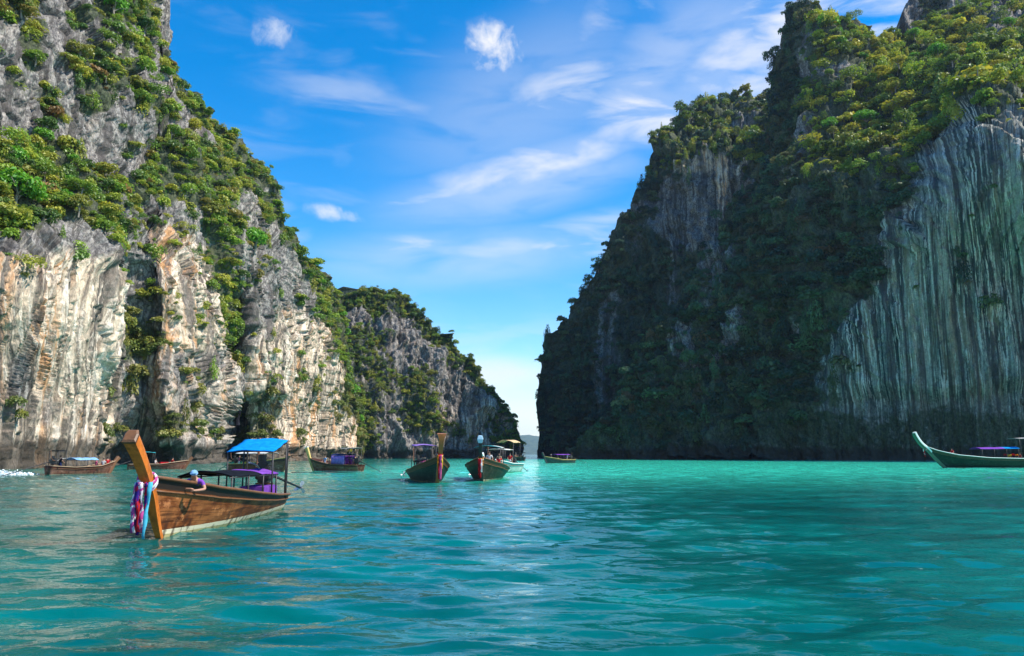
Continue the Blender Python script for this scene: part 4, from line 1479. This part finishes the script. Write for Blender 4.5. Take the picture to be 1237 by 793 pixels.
        d = (b - a).normalized()
        bm = bmesh.new()
        u = d.orthogonal().normalized(); w = d.cross(u)
        add_tube(bm, [b - d * .05, b + d * .12], .06 * s, 8)
        for k in range(3):
            an = k * 2.094
            r_ = u * math.cos(an) + w * math.sin(an); tt = (-u * math.sin(an) + w * math.cos(an))
            q = [b + r_ * .04, b + r_ * .16 * s + (tt + d * .5) * .07 * s, b + r_ * .24 * s + (tt + d * .4) * .03 * s, b + r_ * .22 * s - (tt + d * .4) * .05 * s, b + r_ * .10 * s - (tt + d * .5) * .05 * s]
            top = [bm.verts.new(p + d * .008) for p in q]; bot = [bm.verts.new(p - d * .008) for p in q]
            bm.faces.new(top); bm.faces.new(bot[::-1])
            for i in range(5):
                bm.faces.new((top[i], bot[i], bot[(i + 1) % 5], top[(i + 1) % 5]))
        bm_obj('propeller', bm, MT['steel'], sh_)

    def frame_hoop(self, y, z0, z1, hw):
        bm = bmesh.new()
        add_tube(bm, catmull([(-hw, y, z0), (-hw, y, z1 - .25), (-hw * .8, y, z1), (hw * .8, y, z1), (hw, y, z1 - .25), (hw, y, z0)], 5), .03, 8)
        bm_obj('stern_hoop', bm, MT['dark'], self.root, True)

    def garland(self, i, drop, label, strips, wrap='pinkstripe'):
        """Silk ribbons knotted round the stem post: a thing of its own hanging from the prow."""
        p = self.P[i]
        q = self.P[min(i + 1, len(self.P) - 1)]
        d = (q - p).normalized()
        n = Vector((0, -d.z, d.y))
        root = bpy.data.objects.new('ribbon_garland', None)
        COL.objects.link(root)
        root.matrix_world = self.mw @ Matrix.Translation(p)
        tag(root, label, 'ribbons', 'ribbon garlands tied round the prows')
        g = random.Random(label)
        for k, mt in enumerate((wrap, 'white_cloth', wrap)):
            bm = bmesh.new()
            pts = []
            for a in range(17):
                an = a / 16 * 2 * math.pi
                pts.append(Vector((math.cos(an) * .18, 0, 0)) + n * math.sin(an) * .22 + d * (.075 * k - .08 + .06 * math.sin(an + k)))
            add_tube(bm, pts, .036, 7)
            bm_obj('knot', bm, MT[mt], root, True)
        for k, (x, w, mt, ln) in enumerate(strips):
            bm = bmesh.new()
            L_, R_ = [], []
            for a in range(14):
                f = a / 13
                off = .27 + .10 * math.sin(f * 3 + k) + .02 * math.sin(f * 17 + k)
                tw = .03 * math.sin(f * 11 + k * 2)
                y = off + .02 * (k % 3)
                z = -.02 - f * drop * ln
                L_.append((x - w / 2, y + tw, z)); R_.append((x + w / 2, y - tw, z))
            add_strip(bm, L_, R_, .012)
            bm_obj('ribbon', bm, MT[mt], root, True)
        return root


def add_quad_slab(bm, q, th):
    a = [bm.verts.new(p) for p in q]
    b = [bm.verts.new((p[0], p[1], p[2] - th)) for p in q]
    bm.faces.new(a); bm.faces.new(b[::-1])
    for i in range(4):
        bm.faces.new((a[i], b[i], b[(i + 1) % 4], a[(i + 1) % 4]))


def add_strip(bm, A, B, th):
    n = len(A)
    A, B = [Vector(p) for p in A], [Vector(p) for p in B]
    nr = (A[1] - A[0]).cross(B[0] - A[0]).normalized() * th
    r = [[bm.verts.new(p + o) for p in L] for L in (A, B) for o in (nr * 0, nr)]
    a0, a1, b0, b1 = r
    for i in range(n - 1):
        bm.faces.new((a0[i], b0[i], b0[i + 1], a0[i + 1])); bm.faces.new((a1[i], a1[i + 1], b1[i + 1], b1[i]))
        bm.faces.new((a0[i], a0[i + 1], a1[i + 1], a1[i])); bm.faces.new((b0[i], b1[i], b1[i + 1], b0[i + 1]))
    bm.faces.new((a0[0], a1[0], b1[0], b0[0])); bm.faces.new((a0[-1], b0[-1], b1[-1], a1[-1]))


# ------------------------------------------------------------------ people
def person(label, loc, rz, pose, shirt, legs, head=None, hat=None, hairc=True, scale=1.0, group=None, tilt=0.0):
    """One continuous skinned body; clothes are regions of it, hair or hat its children."""
    if pose == 'sit':
        J = dict(pelvis=((0, 0, .10), .135), waist=((0, -.02, .26), .125), chest=((0, -.01, .45), .15), neck=((0, .02, .60), .055), head=((0, .05, .70), .085), crown=((0, .04, .80), .085),
                 shL=((-.19, 0, .54), .06), elL=((-.25, .08, .30), .045), wrL=((-.17, .30, .22), .033), haL=((-.14, .37, .22), .035),
                 shR=((.19, 0, .54), .06), elR=((.25, .08, .30), .045), wrR=((.17, .30, .22), .033), haR=((.14, .37, .22), .035),
                 hiL=((-.10, .04, .09), .095), knL=((-.14, .44, .14), .065), anL=((-.13, .46, -.26), .042), toL=((-.13, .60, -.30), .04),
                 hiR=((.10, .04, .09), .095), knR=((.14, .44, .14), .065), anR=((.13, .46, -.26), .042), toR=((.13, .60, -.30), .04))
    elif pose == 'stand':
        J = dict(pelvis=((0, 0, .95), .125), waist=((0, 0, 1.10), .115), chest=((0, 0, 1.30), .145), neck=((0, .01, 1.46), .052), head=((0, .03, 1.57), .085), crown=((0, .02, 1.66), .085),
                 shL=((-.19, 0, 1.40), .06), elL=((-.26, .02, 1.13), .045), wrL=((-.25, .12, .90), .033), haL=((-.24, .15, .82), .035),
                 shR=((.19, 0, 1.40), .06), elR=((.27, .05, 1.15), .045), wrR=((.20, .25, 1.02), .033), haR=((.17, .32, 1.0), .035),
                 hiL=((-.09, 0, .90), .09), knL=((-.11, .03, .50), .062), anL=((-.12, -.02, .08), .042), toL=((-.13, .13, .03), .04),
                 hiR=((.09, 0, .90), .09), knR=((.12, .05, .50), .062), anR=((.13, .0, .08), .042), toR=((.14, .15, .03), .04))
    else:   # leaning forward over the gunwale, resting on the arms
        J = dict(pelvis=((0, 0, .12), .13), waist=((0, .14, .22), .12), chest=((0, .34, .30), .145), neck=((0, .45, .37), .058), head=((0, .52, .43), .088), crown=((0, .57, .52), .088),
                 shL=((-.19, .40, .30), .06), elL=((-.28, .52, .10), .045), wrL=((-.10, .66, .08), .033), haL=((-.03, .70, .08), .035),
                 shR=((.19, .40, .30), .06), elR=((.28, .52, .10), .045), wrR=((.10, .68, .12), .033), haR=((.03, .72, .12), .035),
                 hiL=((-.10, -.05, .10), .095), knL=((-.14, -.42, .05), .065), anL=((-.13, -.80, .02), .042), toL=((-.13, -.92, .0), .04),
                 hiR=((.10, -.05, .10), .095), knR=((.14, -.42, .05), .065), anR=((.13, -.80, .02), .042), toR=((.13, -.92, .0), .04))
    E = [('pelvis', 'waist'), ('waist', 'chest'), ('chest', 'neck'), ('neck', 'head'), ('head', 'crown'), ('chest', 'shL'), ('shL', 'elL'), ('elL', 'wrL'), ('wrL', 'haL'),
         ('chest', 'shR'), ('shR', 'elR'), ('elR', 'wrR'), ('wrR', 'haR'), ('pelvis', 'hiL'), ('hiL', 'knL'), ('knL', 'anL'), ('anL', 'toL'), ('pelvis', 'hiR'), ('hiR', 'knR'), ('knR', 'anR'), ('anR', 'toR')]
    # fingers as short chains rooted in the palm
    for sd_ in 'LR':
        w_, h_ = Vector(J['wr' + sd_][0]), Vector(J['ha' + sd_][0])
        d = (h_ - w_).normalized()
        sx = d.cross(Vector((0, 0, 1)))
        sx = sx.normalized() if sx.length > .1 else Vector((1, 0, 0))
        for k, (o_, ln) in enumerate(((-.03, .07), (-.01, .085), (.01, .08), (.03, .065))):
            J[f'f{k}{sd_}'] = (tuple(h_ + sx * o_ + d * ln * .5), .011)
            J[f'g{k}{sd_}'] = (tuple(h_ + sx * o_ * 1.1 + d * ln + Vector((0, 0, -.015))), .009)
            E += [('ha' + sd_, f'f{k}{sd_}'), (f'f{k}{sd_}', f'g{k}{sd_}')]
        s_ = 1 if sd_ == 'L' else -1
        J['th' + sd_] = (tuple(w_.lerp(h_, .6) + sx * .05 * s_ + d * .03), .012)
        E.append(('ha' + sd_, 'th' + sd_))
    J['nose'] = (tuple(Vector(J['head'][0]) + Vector((0, .095, .02))), .014)
    E.append(('head', 'nose'))
    names = list(J)
    me = bpy.data.meshes.new('body_skeleton')
    me.from_pydata([J[n][0] for n in names], [(names.index(a), names.index(b)) for a, b in E], [])
    tmp = bpy.data.objects.new('body_skeleton', me)
    COL.objects.link(tmp)
    sm = tmp.modifiers.new('skin', 'SKIN'); sm.use_smooth_shade = True; sm.branch_smoothing = .2
    for i, n in enumerate(names):
        sv = me.skin_vertices[0].data[i]
        r = J[n][1]
        sv.radius = (r, r * (.78 if n in ('pelvis', 'waist', 'chest') else 1.0))
        sv.use_root = n == 'pelvis'
    ss = tmp.modifiers.new('sub', 'SUBSURF'); ss.levels = ss.render_levels = 1
    dg = bpy.context.evaluated_depsgraph_get()
    body = bpy.data.meshes.new_from_object(tmp.evaluated_get(dg))
    bpy.data.objects.remove(tmp)
    body.materials.clear()
    for mt in ('skin', shirt, legs): body.materials.append(MT[mt])
    jl = np.array([J[n][0] for n in names])
    seg = {}
    for p in body.polygons:
        c = np.array(p.center)
        n = names[int(((jl - c) ** 2).sum(1).argmin())]
        p.material_index = 1 if n in ('waist', 'chest', 'shL', 'shR') else 2 if n in ('pelvis', 'hiL', 'hiR', 'knL', 'knR') else 0
        p.use_smooth = True
    body.name = 'person'
    o = bpy.data.objects.new('person', body)
    COL.objects.link(o)
    tag(o, label, 'person', group)
    o.location = loc; o.rotation_euler = (0, tilt, rz); o.scale = (scale,) * 3
    hd, cr = Vector(J['head'][0]), Vector(J['crown'][0])
    up = (cr - hd).normalized()
    bm = bmesh.new()
    rot = up.to_track_quat('Z', 'Y').to_matrix()
    bmesh.ops.create_uvsphere(bm, u_segments=14, v_segments=9, radius=1.0, matrix=Matrix.Translation(hd.lerp(cr, .62) - Vector((0, .012, 0))) @ rot.to_4x4() @ Matrix.Diagonal((.098, .108, .105, 1)))
    dele = [v for v in bm.verts if (v.co - hd).dot(up) < (.02 if (v.co - hd).y < 0.02 else .075)]
    bmesh.ops.delete(bm, geom=dele, context='VERTS')
    bm_obj('hair' if not hat else 'cap', bm, MT[hat or 'hair'], o, True)
    if hat:
        bm = bmesh.new()
        c = hd.lerp(cr, .85)
        pts_t = []
        add_box(bm, c + Vector((0, .13, -.005)), (.15, .12, .012))
        bm_obj('cap_brim', bm, MT[hat], o, bevel=.005)
    for sg in (-1, 1):
        bm = bmesh.new()
        bmesh.ops.create_uvsphere(bm, u_segments=8, v_segments=6, radius=.012, matrix=Matrix.Translation(hd.lerp(cr, .45) + Vector((sg * .033, .083, 0))))
        bm_obj('eye', bm, MT['hair'], o, True)
    return o


def on(b, x, y, z):
    return b.mw @ Vector((x, y, z))


# the boat nearest the camera: brown hull, orange prow, two awnings
b1 = Boat('nearest longtail boat, weathered brown hull, tall orange prow, blue tilted awning over the stern', -8.78, 24.55, math.pi + .04, 11.3, 2.1, 'brown', rake=1.2, rail='brown_wood')
b1.prow([(-1.35, -.30), (-.72, .45), (.0, 1.36), (.55, 1.9), (1.1, 2.36)], (.09, .15, .20, .22, .24, .27), (.14, .19, .24, .26, .28, .31), 'orange_wood', cap='brown_wood')
b1.garland(20, 1.2, 'pink, white and navy ribbons with a cyan sash on the nearest orange prow',
           [(.15, .09, 'pinkstripe', .95), (.08, .08, 'navystripe', 1.0), (0, .09, 'pinkstripe', .98), (-.06, .07, 'navystripe', .96), (.12, .07, 'white_cloth', .7), (-.15, .085, 'cyan', 1.06), (.03, .07, 'redc', .93)])
b1.roof(1.9, -3.5, 1.40, 1.36, .74, .14, [(.6, 'black_cloth'), (.4, 'purple')], nposts=4, deckz=.5)
b1.roof(-2.5, -4.5, 2.10, 2.52, .78, .05, [(.5, 'blue'), (.5, 'blue')], nposts=2, deckz=.45, name='awning')
b1.frame_hoop(-4.75, .4, 2.4, .72)
b1.seat(-.3, -2.7, .78, (.8, 1.7, .34), 'purple')
b1.engine(-4.5, .98, (-.55, -7.9, .66), 1.2)
person('person in white cap and purple shirt leaning at the bow of the nearest boat', on(b1, -.42, 3.75, 1.02), math.pi + .04 + .25, 'lean', 'purple', 'navy_cloth', hat='paleblue')

# background boats
b2 = Boat('low brown longtail boat with a pale blue canopy under the striped pale wall', -44.0, 82.0, -.42, 7.6, 1.9, 'red', sheer=((0, .85), (.3, .7), (.7, .8), (1, 1.3)))
b2.prow([(-1.2, -.3), (-.6, .4), (0, 1.25), (.4, 1.7)], mat='brown_wood')
b2.roof(1.2, -1.4, 1.45, 1.45, .8, .22, [(1.0, 'paleblue')], nposts=3, deckz=.3)
b2.roof(-2.4, -3.3, 2.35, 2.35, .7, .04, [(1.0, 'black_cloth')], nposts=2, deckz=.5, name='awning')
b2.engine(-3.3, 1.0, (-.5, -8.3, -.1))
b3 = Boat('longtail boat with a small teal awning half hidden behind the nearest orange prow', -46.8, 106, -1.0, 7.5, 1.9, 'red', sheer=((0, .7), (.5, .7), (1, 1.2)))
b3.prow([(-1.2, -.3), (-.6, .4), (0, 1.2), (.4, 1.6)], mat='brown_wood')
b3.roof(-.6, -2.6, 2.2, 2.4, .8, .06, [(1.0, 'teal')], nposts=2, deckz=.3)
b3.seat(0, .6, .8, (1.2, 1.0, .35), 'redc', 'baggage')
b3.engine(-3.0, .9, (.3, -6.5, 0))
b4 = Boat('rust red longtail boat seen behind the blue awning of the nearest boat', -30.0, 94.5, -2.23, 11.0, 2.3, 'rust', sheer=((0, .8), (.5, .9), (1, 1.6)), rail='yellow')
b4.prow([(-1.3, -.3), (-.6, .5), (0, 1.6), (.3, 1.95)], mat='brown_wood')
b4.roof(2.6, -3.4, 2.1, 2.1, .95, .15, [(1.0, 'white_cloth')], nposts=3, deckz=.4)
b4.seat(0, -1.0, .9, (1.5, 2.2, .4), 'yellowc')
b4.engine(-4.6, 1.0, (-.4, -9, 0))
b5 = Boat('brown longtail boat with a cream prow and purple curtained cabin near the cliff end', -20.6, 93, 1.04, 8.0, 2.2, 'rust', sheer=((0, .75), (.5, .85), (1, 1.55)), rail='brown_wood')
b5.prow([(-1.25, -.3), (-.6, .5), (-.05, 1.4), (.25, 2.1), (.55, 2.75)], mat='yellow', cap='white')
b5.roof(-.2, -2.4, 1.95, 1.95, .95, .12, [(1.0, 'navy_cloth')], nposts=3, deckz=.4)
b5.side_cloth(-.3, -2.3, 1.85, .85, .97, 'purple'); b5.side_cloth(-.3, -2.3, 1.85, .85, -.97, 'lilac')
b5.roof(-1.4, -3.4, 2.65, 2.7, .8, .06, [(1.0, 'grey_cloth')], nposts=2, deckz=.5, name='awning')
b5.engine(-3.4, .95, (-.2, -7.0, .1))
b6 = Boat('dark green longtail boat with a lilac awning and bare brown prow, bow towards the camera', -6.46, 61.2, math.pi + .24, 12.4, 2.9, 'green', sheer=((0, .55), (.3, .7), (.6, .95), (.85, 1.4), (1, 1.85)), rake=1.2, rail='brown_wood')
b6.prow([(-1.6, -.3), (-.9, .6), (-.1, 1.75), (.35, 2.5), (.55, 3.1), (.62, 3.4)], (.2, .24, .28, .30, .34, .62), (.24, .30, .34, .36, .36, .30), 'prow_wood')
b6.garland(21, 1.7, 'long red and pink ribbons with yellow tassels on the bare brown prow', [(-.1, .1, 'yellowc', .55), (0, .16, 'pink', 1.0), (.1, .12, 'redc', .95), (.18, .10, 'orange', .5)], 'redc')
b6.roof(-1.2, -3.6, 2.65, 2.75, .85, .08, [(1.0, 'lilac')], nposts=2, deckz=.5, name='awning')
b6.roof(2.0, -.9, 1.5, 1.5, .95, .15, [(1.0, 'black_cloth')], nposts=3, deckz=.4)
b6.engine(-5.0, .9, (.9, -8.6, .3), 1.2)
b7 = Boat('olive brown longtail boat with a pale blue tipped prow and short red ribbon', -2.0, 65.6, math.pi - .05, 12.6, 3.5, 'olive', sheer=((0, .65), (.3, .75), (.6, 1.05), (.85, 1.4), (1, 1.75)), rake=1.2, rail='brown_wood')
b7.prow([(-1.6, -.3), (-.9, .6), (-.1, 1.65), (.3, 2.4), (.5, 3.1)], (.2, .22, .24, .24, .26), (.24, .28, .30, .30, .32), 'dark')
bm = bmesh.new()
sweep_box(bm, [b7.P[-1] - Vector((0, .06, .25)), b7.P[-1] + Vector((0, 0, .02)), b7.P[-1] + Vector((0, .05, .26))], [.30, .44, .30], [.36, .40, .2])
bm_obj('prow_tip', bm, MT['bluew'], b7.root, bevel=.02)
b7.garland(20, 1.4, 'short red and white ribbons with orange flowers on the pale blue tipped prow', [(-.08, .12, 'white_cloth', .7), (.03, .15, 'redc', 1.0), (.12, .12, 'redc', .85), (-.15, .1, 'orange', .35)], 'orange')
b7.roof(.4, -4.2, 2.55, 2.6, 1.1, .15, [(.4, 'teal'), (.6, 'white_cloth')], nposts=3, deckz=.5)
b7.engine(-5.0, 1.0, (2.2, -8.6, .2), 1.2)
b8 = Boat('white hulled longtail boat with a cream sunshade behind the olive brown boat', -1.2, 88, math.pi - .35, 10.5, 2.8, 'white', sheer=((0, .9), (.5, 1.0), (1, 1.6)), rail='white')
b8.prow([(-1.4, -.3), (-.7, .5), (0, 1.6), (.3, 2.1)], mat='white')
b8.roof(1.6, -1.0, 2.5, 2.5, 1.1, .1, [(1.0, 'white_cloth')], nposts=2, deckz=.5)
b8.roof(-1.2, -3.6, 3.3, 3.35, 1.0, .28, [(1.0, 'cream_cloth')], nposts=2, deckz=.6, name='awning')
b8.engine(-4.2, 1.0, (-.3, -8, 0))
b9 = Boat('small dark longtail boat far off at the tip of the left headland', 2.4, 250, .25, 9.0, 2.5, 'dark', sheer=((0, 1.2), (.5, 1.1), (1, 1.8)))
b9.prow([(-1.3, -.3), (0, 1.7), (.5, 2.6)], mat='dark')
b9.roof(1.8, -3.2, 2.5, 2.5, 1.1, .15, [(1.0, 'black_cloth')], nposts=3, deckz=.4)
b9.engine(-3.9, 1.1, (-.3, -8, 0))
b10 = Boat('dark longtail boat with a purple canopy full of people under the right cliff', 10.7, 181, 2.25, 9.0, 2.4, 'dark', sheer=((0, .8), (.5, .8), (1, 1.5)), rail='yellow')
b10.prow([(-1.3, -.3), (0, 1.5), (.5, 2.4)], mat='dark')
b10.roof(1.6, -2.6, 1.9, 1.9, 1.0, .15, [(1.0, 'purple')], nposts=3, deckz=.4)
b10.engine(-3.7, 1.1, (-.3, -8, 0))
b11 = Boat('long green and white longtail boat with a curved white prow at the right edge', 71.2, 117.5, math.pi / 2 + .10, 22.0, 3.2, 'emerald', sheer=((0, 1.5), (.3, 1.35), (.6, 1.5), (.8, 1.9), (.92, 2.5), (1, 3.2)), rake=1.75, rail='white')
b11.prow([(-3.3, -.3), (-1.9, 1.0), (-.5, 2.5), (.5, 3.4), (1.15, 4.3), (1.5, 5.0)], (.24, .28, .3, .34, .42, .5), (.34, .42, .48, .46, .40, .34), 'green')
bm = bmesh.new()
k0 = len(b11.P) * 45 // 100
sweep_box(bm, [p + Vector((0, -.12, .20)) for p in b11.P[k0:]], [.42 + .2 * i / 20 for i in range(len(b11.P) - k0)], [.30] * (len(b11.P) - k0))
bm_obj('stem_rail', bm, MT['white'], b11.root)
b11.garland(20, 1.1, 'red and white ribbons under the curved white prow', [(-.1, .14, 'redc', 1.0), (.05, .14, 'white_cloth', .8), (.15, .12, 'pink', .9)], 'redc')
b11.roof(3.2, -3.0, 2.75, 2.85, 1.25, .25, [(.62, 'purple'), (.38, 'blue')], nposts=4, deckz=.6)
b11.frame_hoop(-3.2, 1.0, 4.2, 1.2); b11.frame_hoop(-4.6, 1.0, 4.2, 1.2)
b11.roof(-2.9, -5.2, 4.25, 4.4, 1.3, .1, [(1.0, 'grey_cloth')], nposts=2, deckz=1.0, name='awning')
b11.engine(-9.6, 1.6, (-.5, -15, .1), 1.5)
for k, (yy, zz, mt) in enumerate(((-2.7, 1.75, 'redc'), (-3.3, 1.65, 'yellowc'), (-3.9, 1.75, 'redc'), (-4.5, 1.7, 'orange'))):
    q = make_bush(800 + k, 5, 14, .22, .8) * .42
    me = quads_mesh('flower_bunch', q + np.array([0, 0, .1]))
    o = link_mesh('flower_bunch', me, MT[mt])
    o.location = on(b11, 1.45, yy, zz)
    tag(o, ['red flower bunch foremost on the side of the long green boat', 'yellow flower bunch between red ones on the side of the long green boat', 'red flower bunch behind the yellow one on the long green boat',
            'orange flower bunch hindmost on the side of the long green boat'][k], 'flowers', 'flower bunches on the long green boat')

# passengers and boatmen
def crew(b, rows, rz0):
    for (lab, x, y, z, pose, sh_, lg, hat, turn) in rows:
        person(lab, on(b, x, y, z), b.root.rotation_euler.z + turn, pose, sh_, lg, hat=hat, group=None)


crew(b2, [('person in white shirt sitting in the bow of the low brown boat', .1, 2.3, .75, 'sit', 'white_cloth', 'navy_cloth', None, .4),
          ('person in pink top sitting behind the bow of the low brown boat', -.2, 1.7, .7, 'sit', 'pink', 'black_cloth', None, -.5),
          ('person in red shirt in the very tip of the low brown boat', 0, 2.9, .85, 'sit', 'redc', 'black_cloth', None, 1.2),
          ('boatman in dark clothes under the small black awning of the low brown boat', .1, -2.6, .16, 'stand', 'black_cloth', 'navy_cloth', None, 0)], 0)
crew(b3, [('person in red life vest in the boat behind the orange prow', .2, 1.6, .7, 'sit', 'redc', 'navy_cloth', None, .5),
          ('person in white shirt in the boat behind the orange prow', -.3, -.4, .6, 'sit', 'white_cloth', 'navy_cloth', None, -.7)], 0)
crew(b4, [('person in pink standing at the far end of the rust red boat', 0, -3.9, .16, 'stand', 'pink', 'white_cloth', None, 1.0),
          ('person in white sitting under the canopy of the rust red boat', .3, .2, .85, 'sit', 'white_cloth', 'pink', None, 1.2),
          ('person in orange sitting near the bow of the rust red boat', -.1, 1.7, .8, 'sit', 'orange', 'navy_cloth', None, .2)], 0)
crew(b5, [('person in white and blue standing near the cream prow', 0, 1.55, .16, 'stand', 'paleblue', 'white_cloth', None, 1.5),
          ('bare shouldered person in orange shorts sitting beside the purple cabin', 0, .75, .75, 'sit', 'skin', 'orange', None, 1.3),
          ('boatman in black at the stern of the boat with the purple cabin', .1, -3.0, .16, 'stand', 'black_cloth', 'black_cloth', None, 0)], 0)
crew(b6, [('person in red shirt sitting amidships in the dark green boat', .4, 2.6, .8, 'sit', 'redc', 'navy_cloth', None, 0),
          ('person in white shirt sitting beside the red shirted one in the dark green boat', -.3, 2.9, .85, 'sit', 'white_cloth', 'navy_cloth', None, .3),
          ('person in pink standing under the lilac awning of the dark green boat', .1, -2.2, .16, 'stand', 'pink', 'black_cloth', None, .2)], 0)
crew(b7, [('person in white shirt standing behind the pale blue tipped prow', -.35, 2.6, .5, 'stand', 'white_cloth', 'white_cloth', None, 0),
          ('person in red sitting at the right side of the olive brown boat', -1.0, .8, 1.1, 'sit', 'redc', 'navy_cloth', None, .3),
          ('person in pink sitting in the middle of the olive brown boat', .3, .6, 1.0, 'sit', 'pink', 'black_cloth', None, -.2)], 0)
crew(b8, [('person in cream shirt standing on the white hulled boat', -.5, 1.9, .4, 'stand', 'cream_cloth', 'redc', None, 0),
          ('person in red standing at the right side of the white hulled boat', -.9, -.4, .4, 'stand', 'redc', 'white_cloth', None, .4)], 0)
crew(b9, [('person in dark clothes on the small dark boat far off', 0, .8, 1.1, 'sit', 'navy_cloth', 'black_cloth', None, 0)], 0)
crew(b10, [('person in white hat standing in the boat under the right cliff', .3, 2.2, .3, 'stand', 'navy_cloth', 'black_cloth', 'white_cloth', 0),
           ('person in pale shirt standing at the right end of the purple canopied boat', .2, -2.6, .2, 'stand', 'paleblue', 'white_cloth', None, 0),
           ('person in yellow sitting under the purple canopy', -.3, .6, .75, 'sit', 'yellowc', 'black_cloth', None, 0),
           ('person in black sitting under the purple canopy', .4, -.8, .75, 'sit', 'black_cloth', 'black_cloth', None, 0)], 0)
crew(b11, [('person in red top sitting on the fore deck of the long green boat', .3, 6.6, 2.0, 'sit', 'redc', 'paleblue', None, .8),
           ('boatman in red shirt standing under the grey awning of the long green boat', .2, -4.0, .5, 'stand', 'redc', 'black_cloth', None, 0)], 0)

# a flag hung in the cleft of the left cliff
p, n = pick(left, 287, 505)
bm = bmesh.new()
L_, R_ = [], []
for i in range(12):
    f = i / 11
    z = 2.2 - 4.4 * f
    L_.append((-.55 + .1 * math.sin(f * 7), .15 * math.sin(f * 5), z)); R_.append((.55 + .12 * math.sin(f * 6 + 1), .12 * math.sin(f * 8), z))
add_strip(bm, L_, R_, .02)
flag = bm_obj('hanging_flag', bm, MT['pinkstripe'], None, True)
dcam = Vector((p[0], p[1], 0)).normalized()
flag.location = Vector(p) - dcam * 3.0 + Vector((.8, 0, 0))
flag.rotation_euler = (0, 0, -.25)
tag(flag, 'pink and white striped flag hanging in the dark cleft of the left cliff', 'flag')
bm = bmesh.new()
add_tube(bm, [(-.7, .02, 2.25), (.7, .02, 2.25)], .05, 8)
add_tube(bm, [(.0, .02, 2.25), (-.6, 2.8, 2.6), (-1.2, 5.5, 2.9)], .05, 8)
bm_obj('flag_pole', bm, MT['rust'], flag, True)

# mooring line with floats behind the nearest boat
bm = bmesh.new()
A, B_ = on_water(352, 571.5), on_water(442, 571.5)
add_tube(bm, [A.lerp(B_, i / 14) + Vector((0, .6 * math.sin(i * .9), .02)) for i in range(15)], .05, 6)
rope = bm_obj('mooring_rope', bm, MT['dark'], None, True)
tag(rope, 'dark mooring rope floating on the water behind the nearest boat', 'rope')

# spray thrown up by a boat just out of view
def spray():
    g = np.random.default_rng(3)
    n = 2600
    c = on_water(-4, 574)
    f = g.random(n)
    x = c.x - 3.5 + 6.6 * f + g.normal(0, .25, n); y = c.y + g.normal(0, .7, n)
    z = np.abs(g.normal(0, .38, n)) * np.clip(1.1 - f, .1, 1) + .02
    s = g.uniform(.03, .10, n)
    d = g.normal(size=(n, 3)); a = np.cross(d, g.normal(size=(n, 3))); a /= np.linalg.norm(a, axis=1, keepdims=True)
    b = np.cross(a, d); b /= np.linalg.norm(b, axis=1, keepdims=True)
    P = np.stack([x, y, z], 1); s = s[:, None]
    q = np.stack([P - a * s, P - b * s, P + a * s, P + b * s], 1)
    m, t, out = new_mat('white_foam')
    finish(t, out, t.n('ShaderNodeBsdfDiffuse', i_Color=(.85, .88, .88, 1)))
    o = link_mesh('water_spray', quads_mesh('water_spray', q), m)
    tag(o, 'white spray and foam on the water at the left edge under the pale wall', 'spray', kind='stuff')


spray()

# distant island seen through the gap
ns_, nr_ = 90, 24
xs = np.linspace(-1250, 3500, ns_)
vs = []
for i, x in enumerate(xs):
    h = 195 * math.exp(-((x - 20) / 480) ** 2) + 120 * math.exp(-((x - 650) / 420) ** 2)
    for j in range(nr_):
        f = j / (nr_ - 1)
        vs.append((x, 8200 + 1200 * f, -2 + (h + 6) * math.sin(min(1, f * 1.6) * math.pi / 2) * (1 if f < .63 else max(0, 1 - ((f - .63) / .37) ** 2))))
vs = np.array(vs)
vs[:, 2] += 14 * fbm(vs[:, 0] * .005, vs[:, 1] * .005, vs[:, 2] * 0, 4, 201) * np.clip(vs[:, 2] / 20, 0, 1)
me = np_mesh('distant_hills', vs, grid_faces(ns_, nr_), True)
m, t, out = new_mat('distant_forest')
v = t.n('ShaderNodeTexCoord').outputs['Object']
finish(t, out, t.n('ShaderNodeBsdfDiffuse', i_Color=t.mix(t.ramp(t.noise(v, .03, 6, .6), .4, .6), (.04, .07, .025), (.09, .12, .04))))
tag(link_mesh('distant_hills', me, m), kind='structure')

# the blue air over the bay: one even volume round everything
m, t, out = new_mat('haze')
pv = t.n('ShaderNodeVolumePrincipled', i_Color=(.50, .70, 1.0, 1), i_Density=HAZE_D, i_Anisotropy=.2)
t.t.links.new(pv.outputs[0], out.inputs['Volume'])
bm = bmesh.new()
add_box(bm, (0, 5000, 143), (30000, 11600, 294))
hz = bm_obj('haze', bm, m)
tag(hz, 'pale blue sea haze filling the air of the bay', 'haze', kind='stuff')
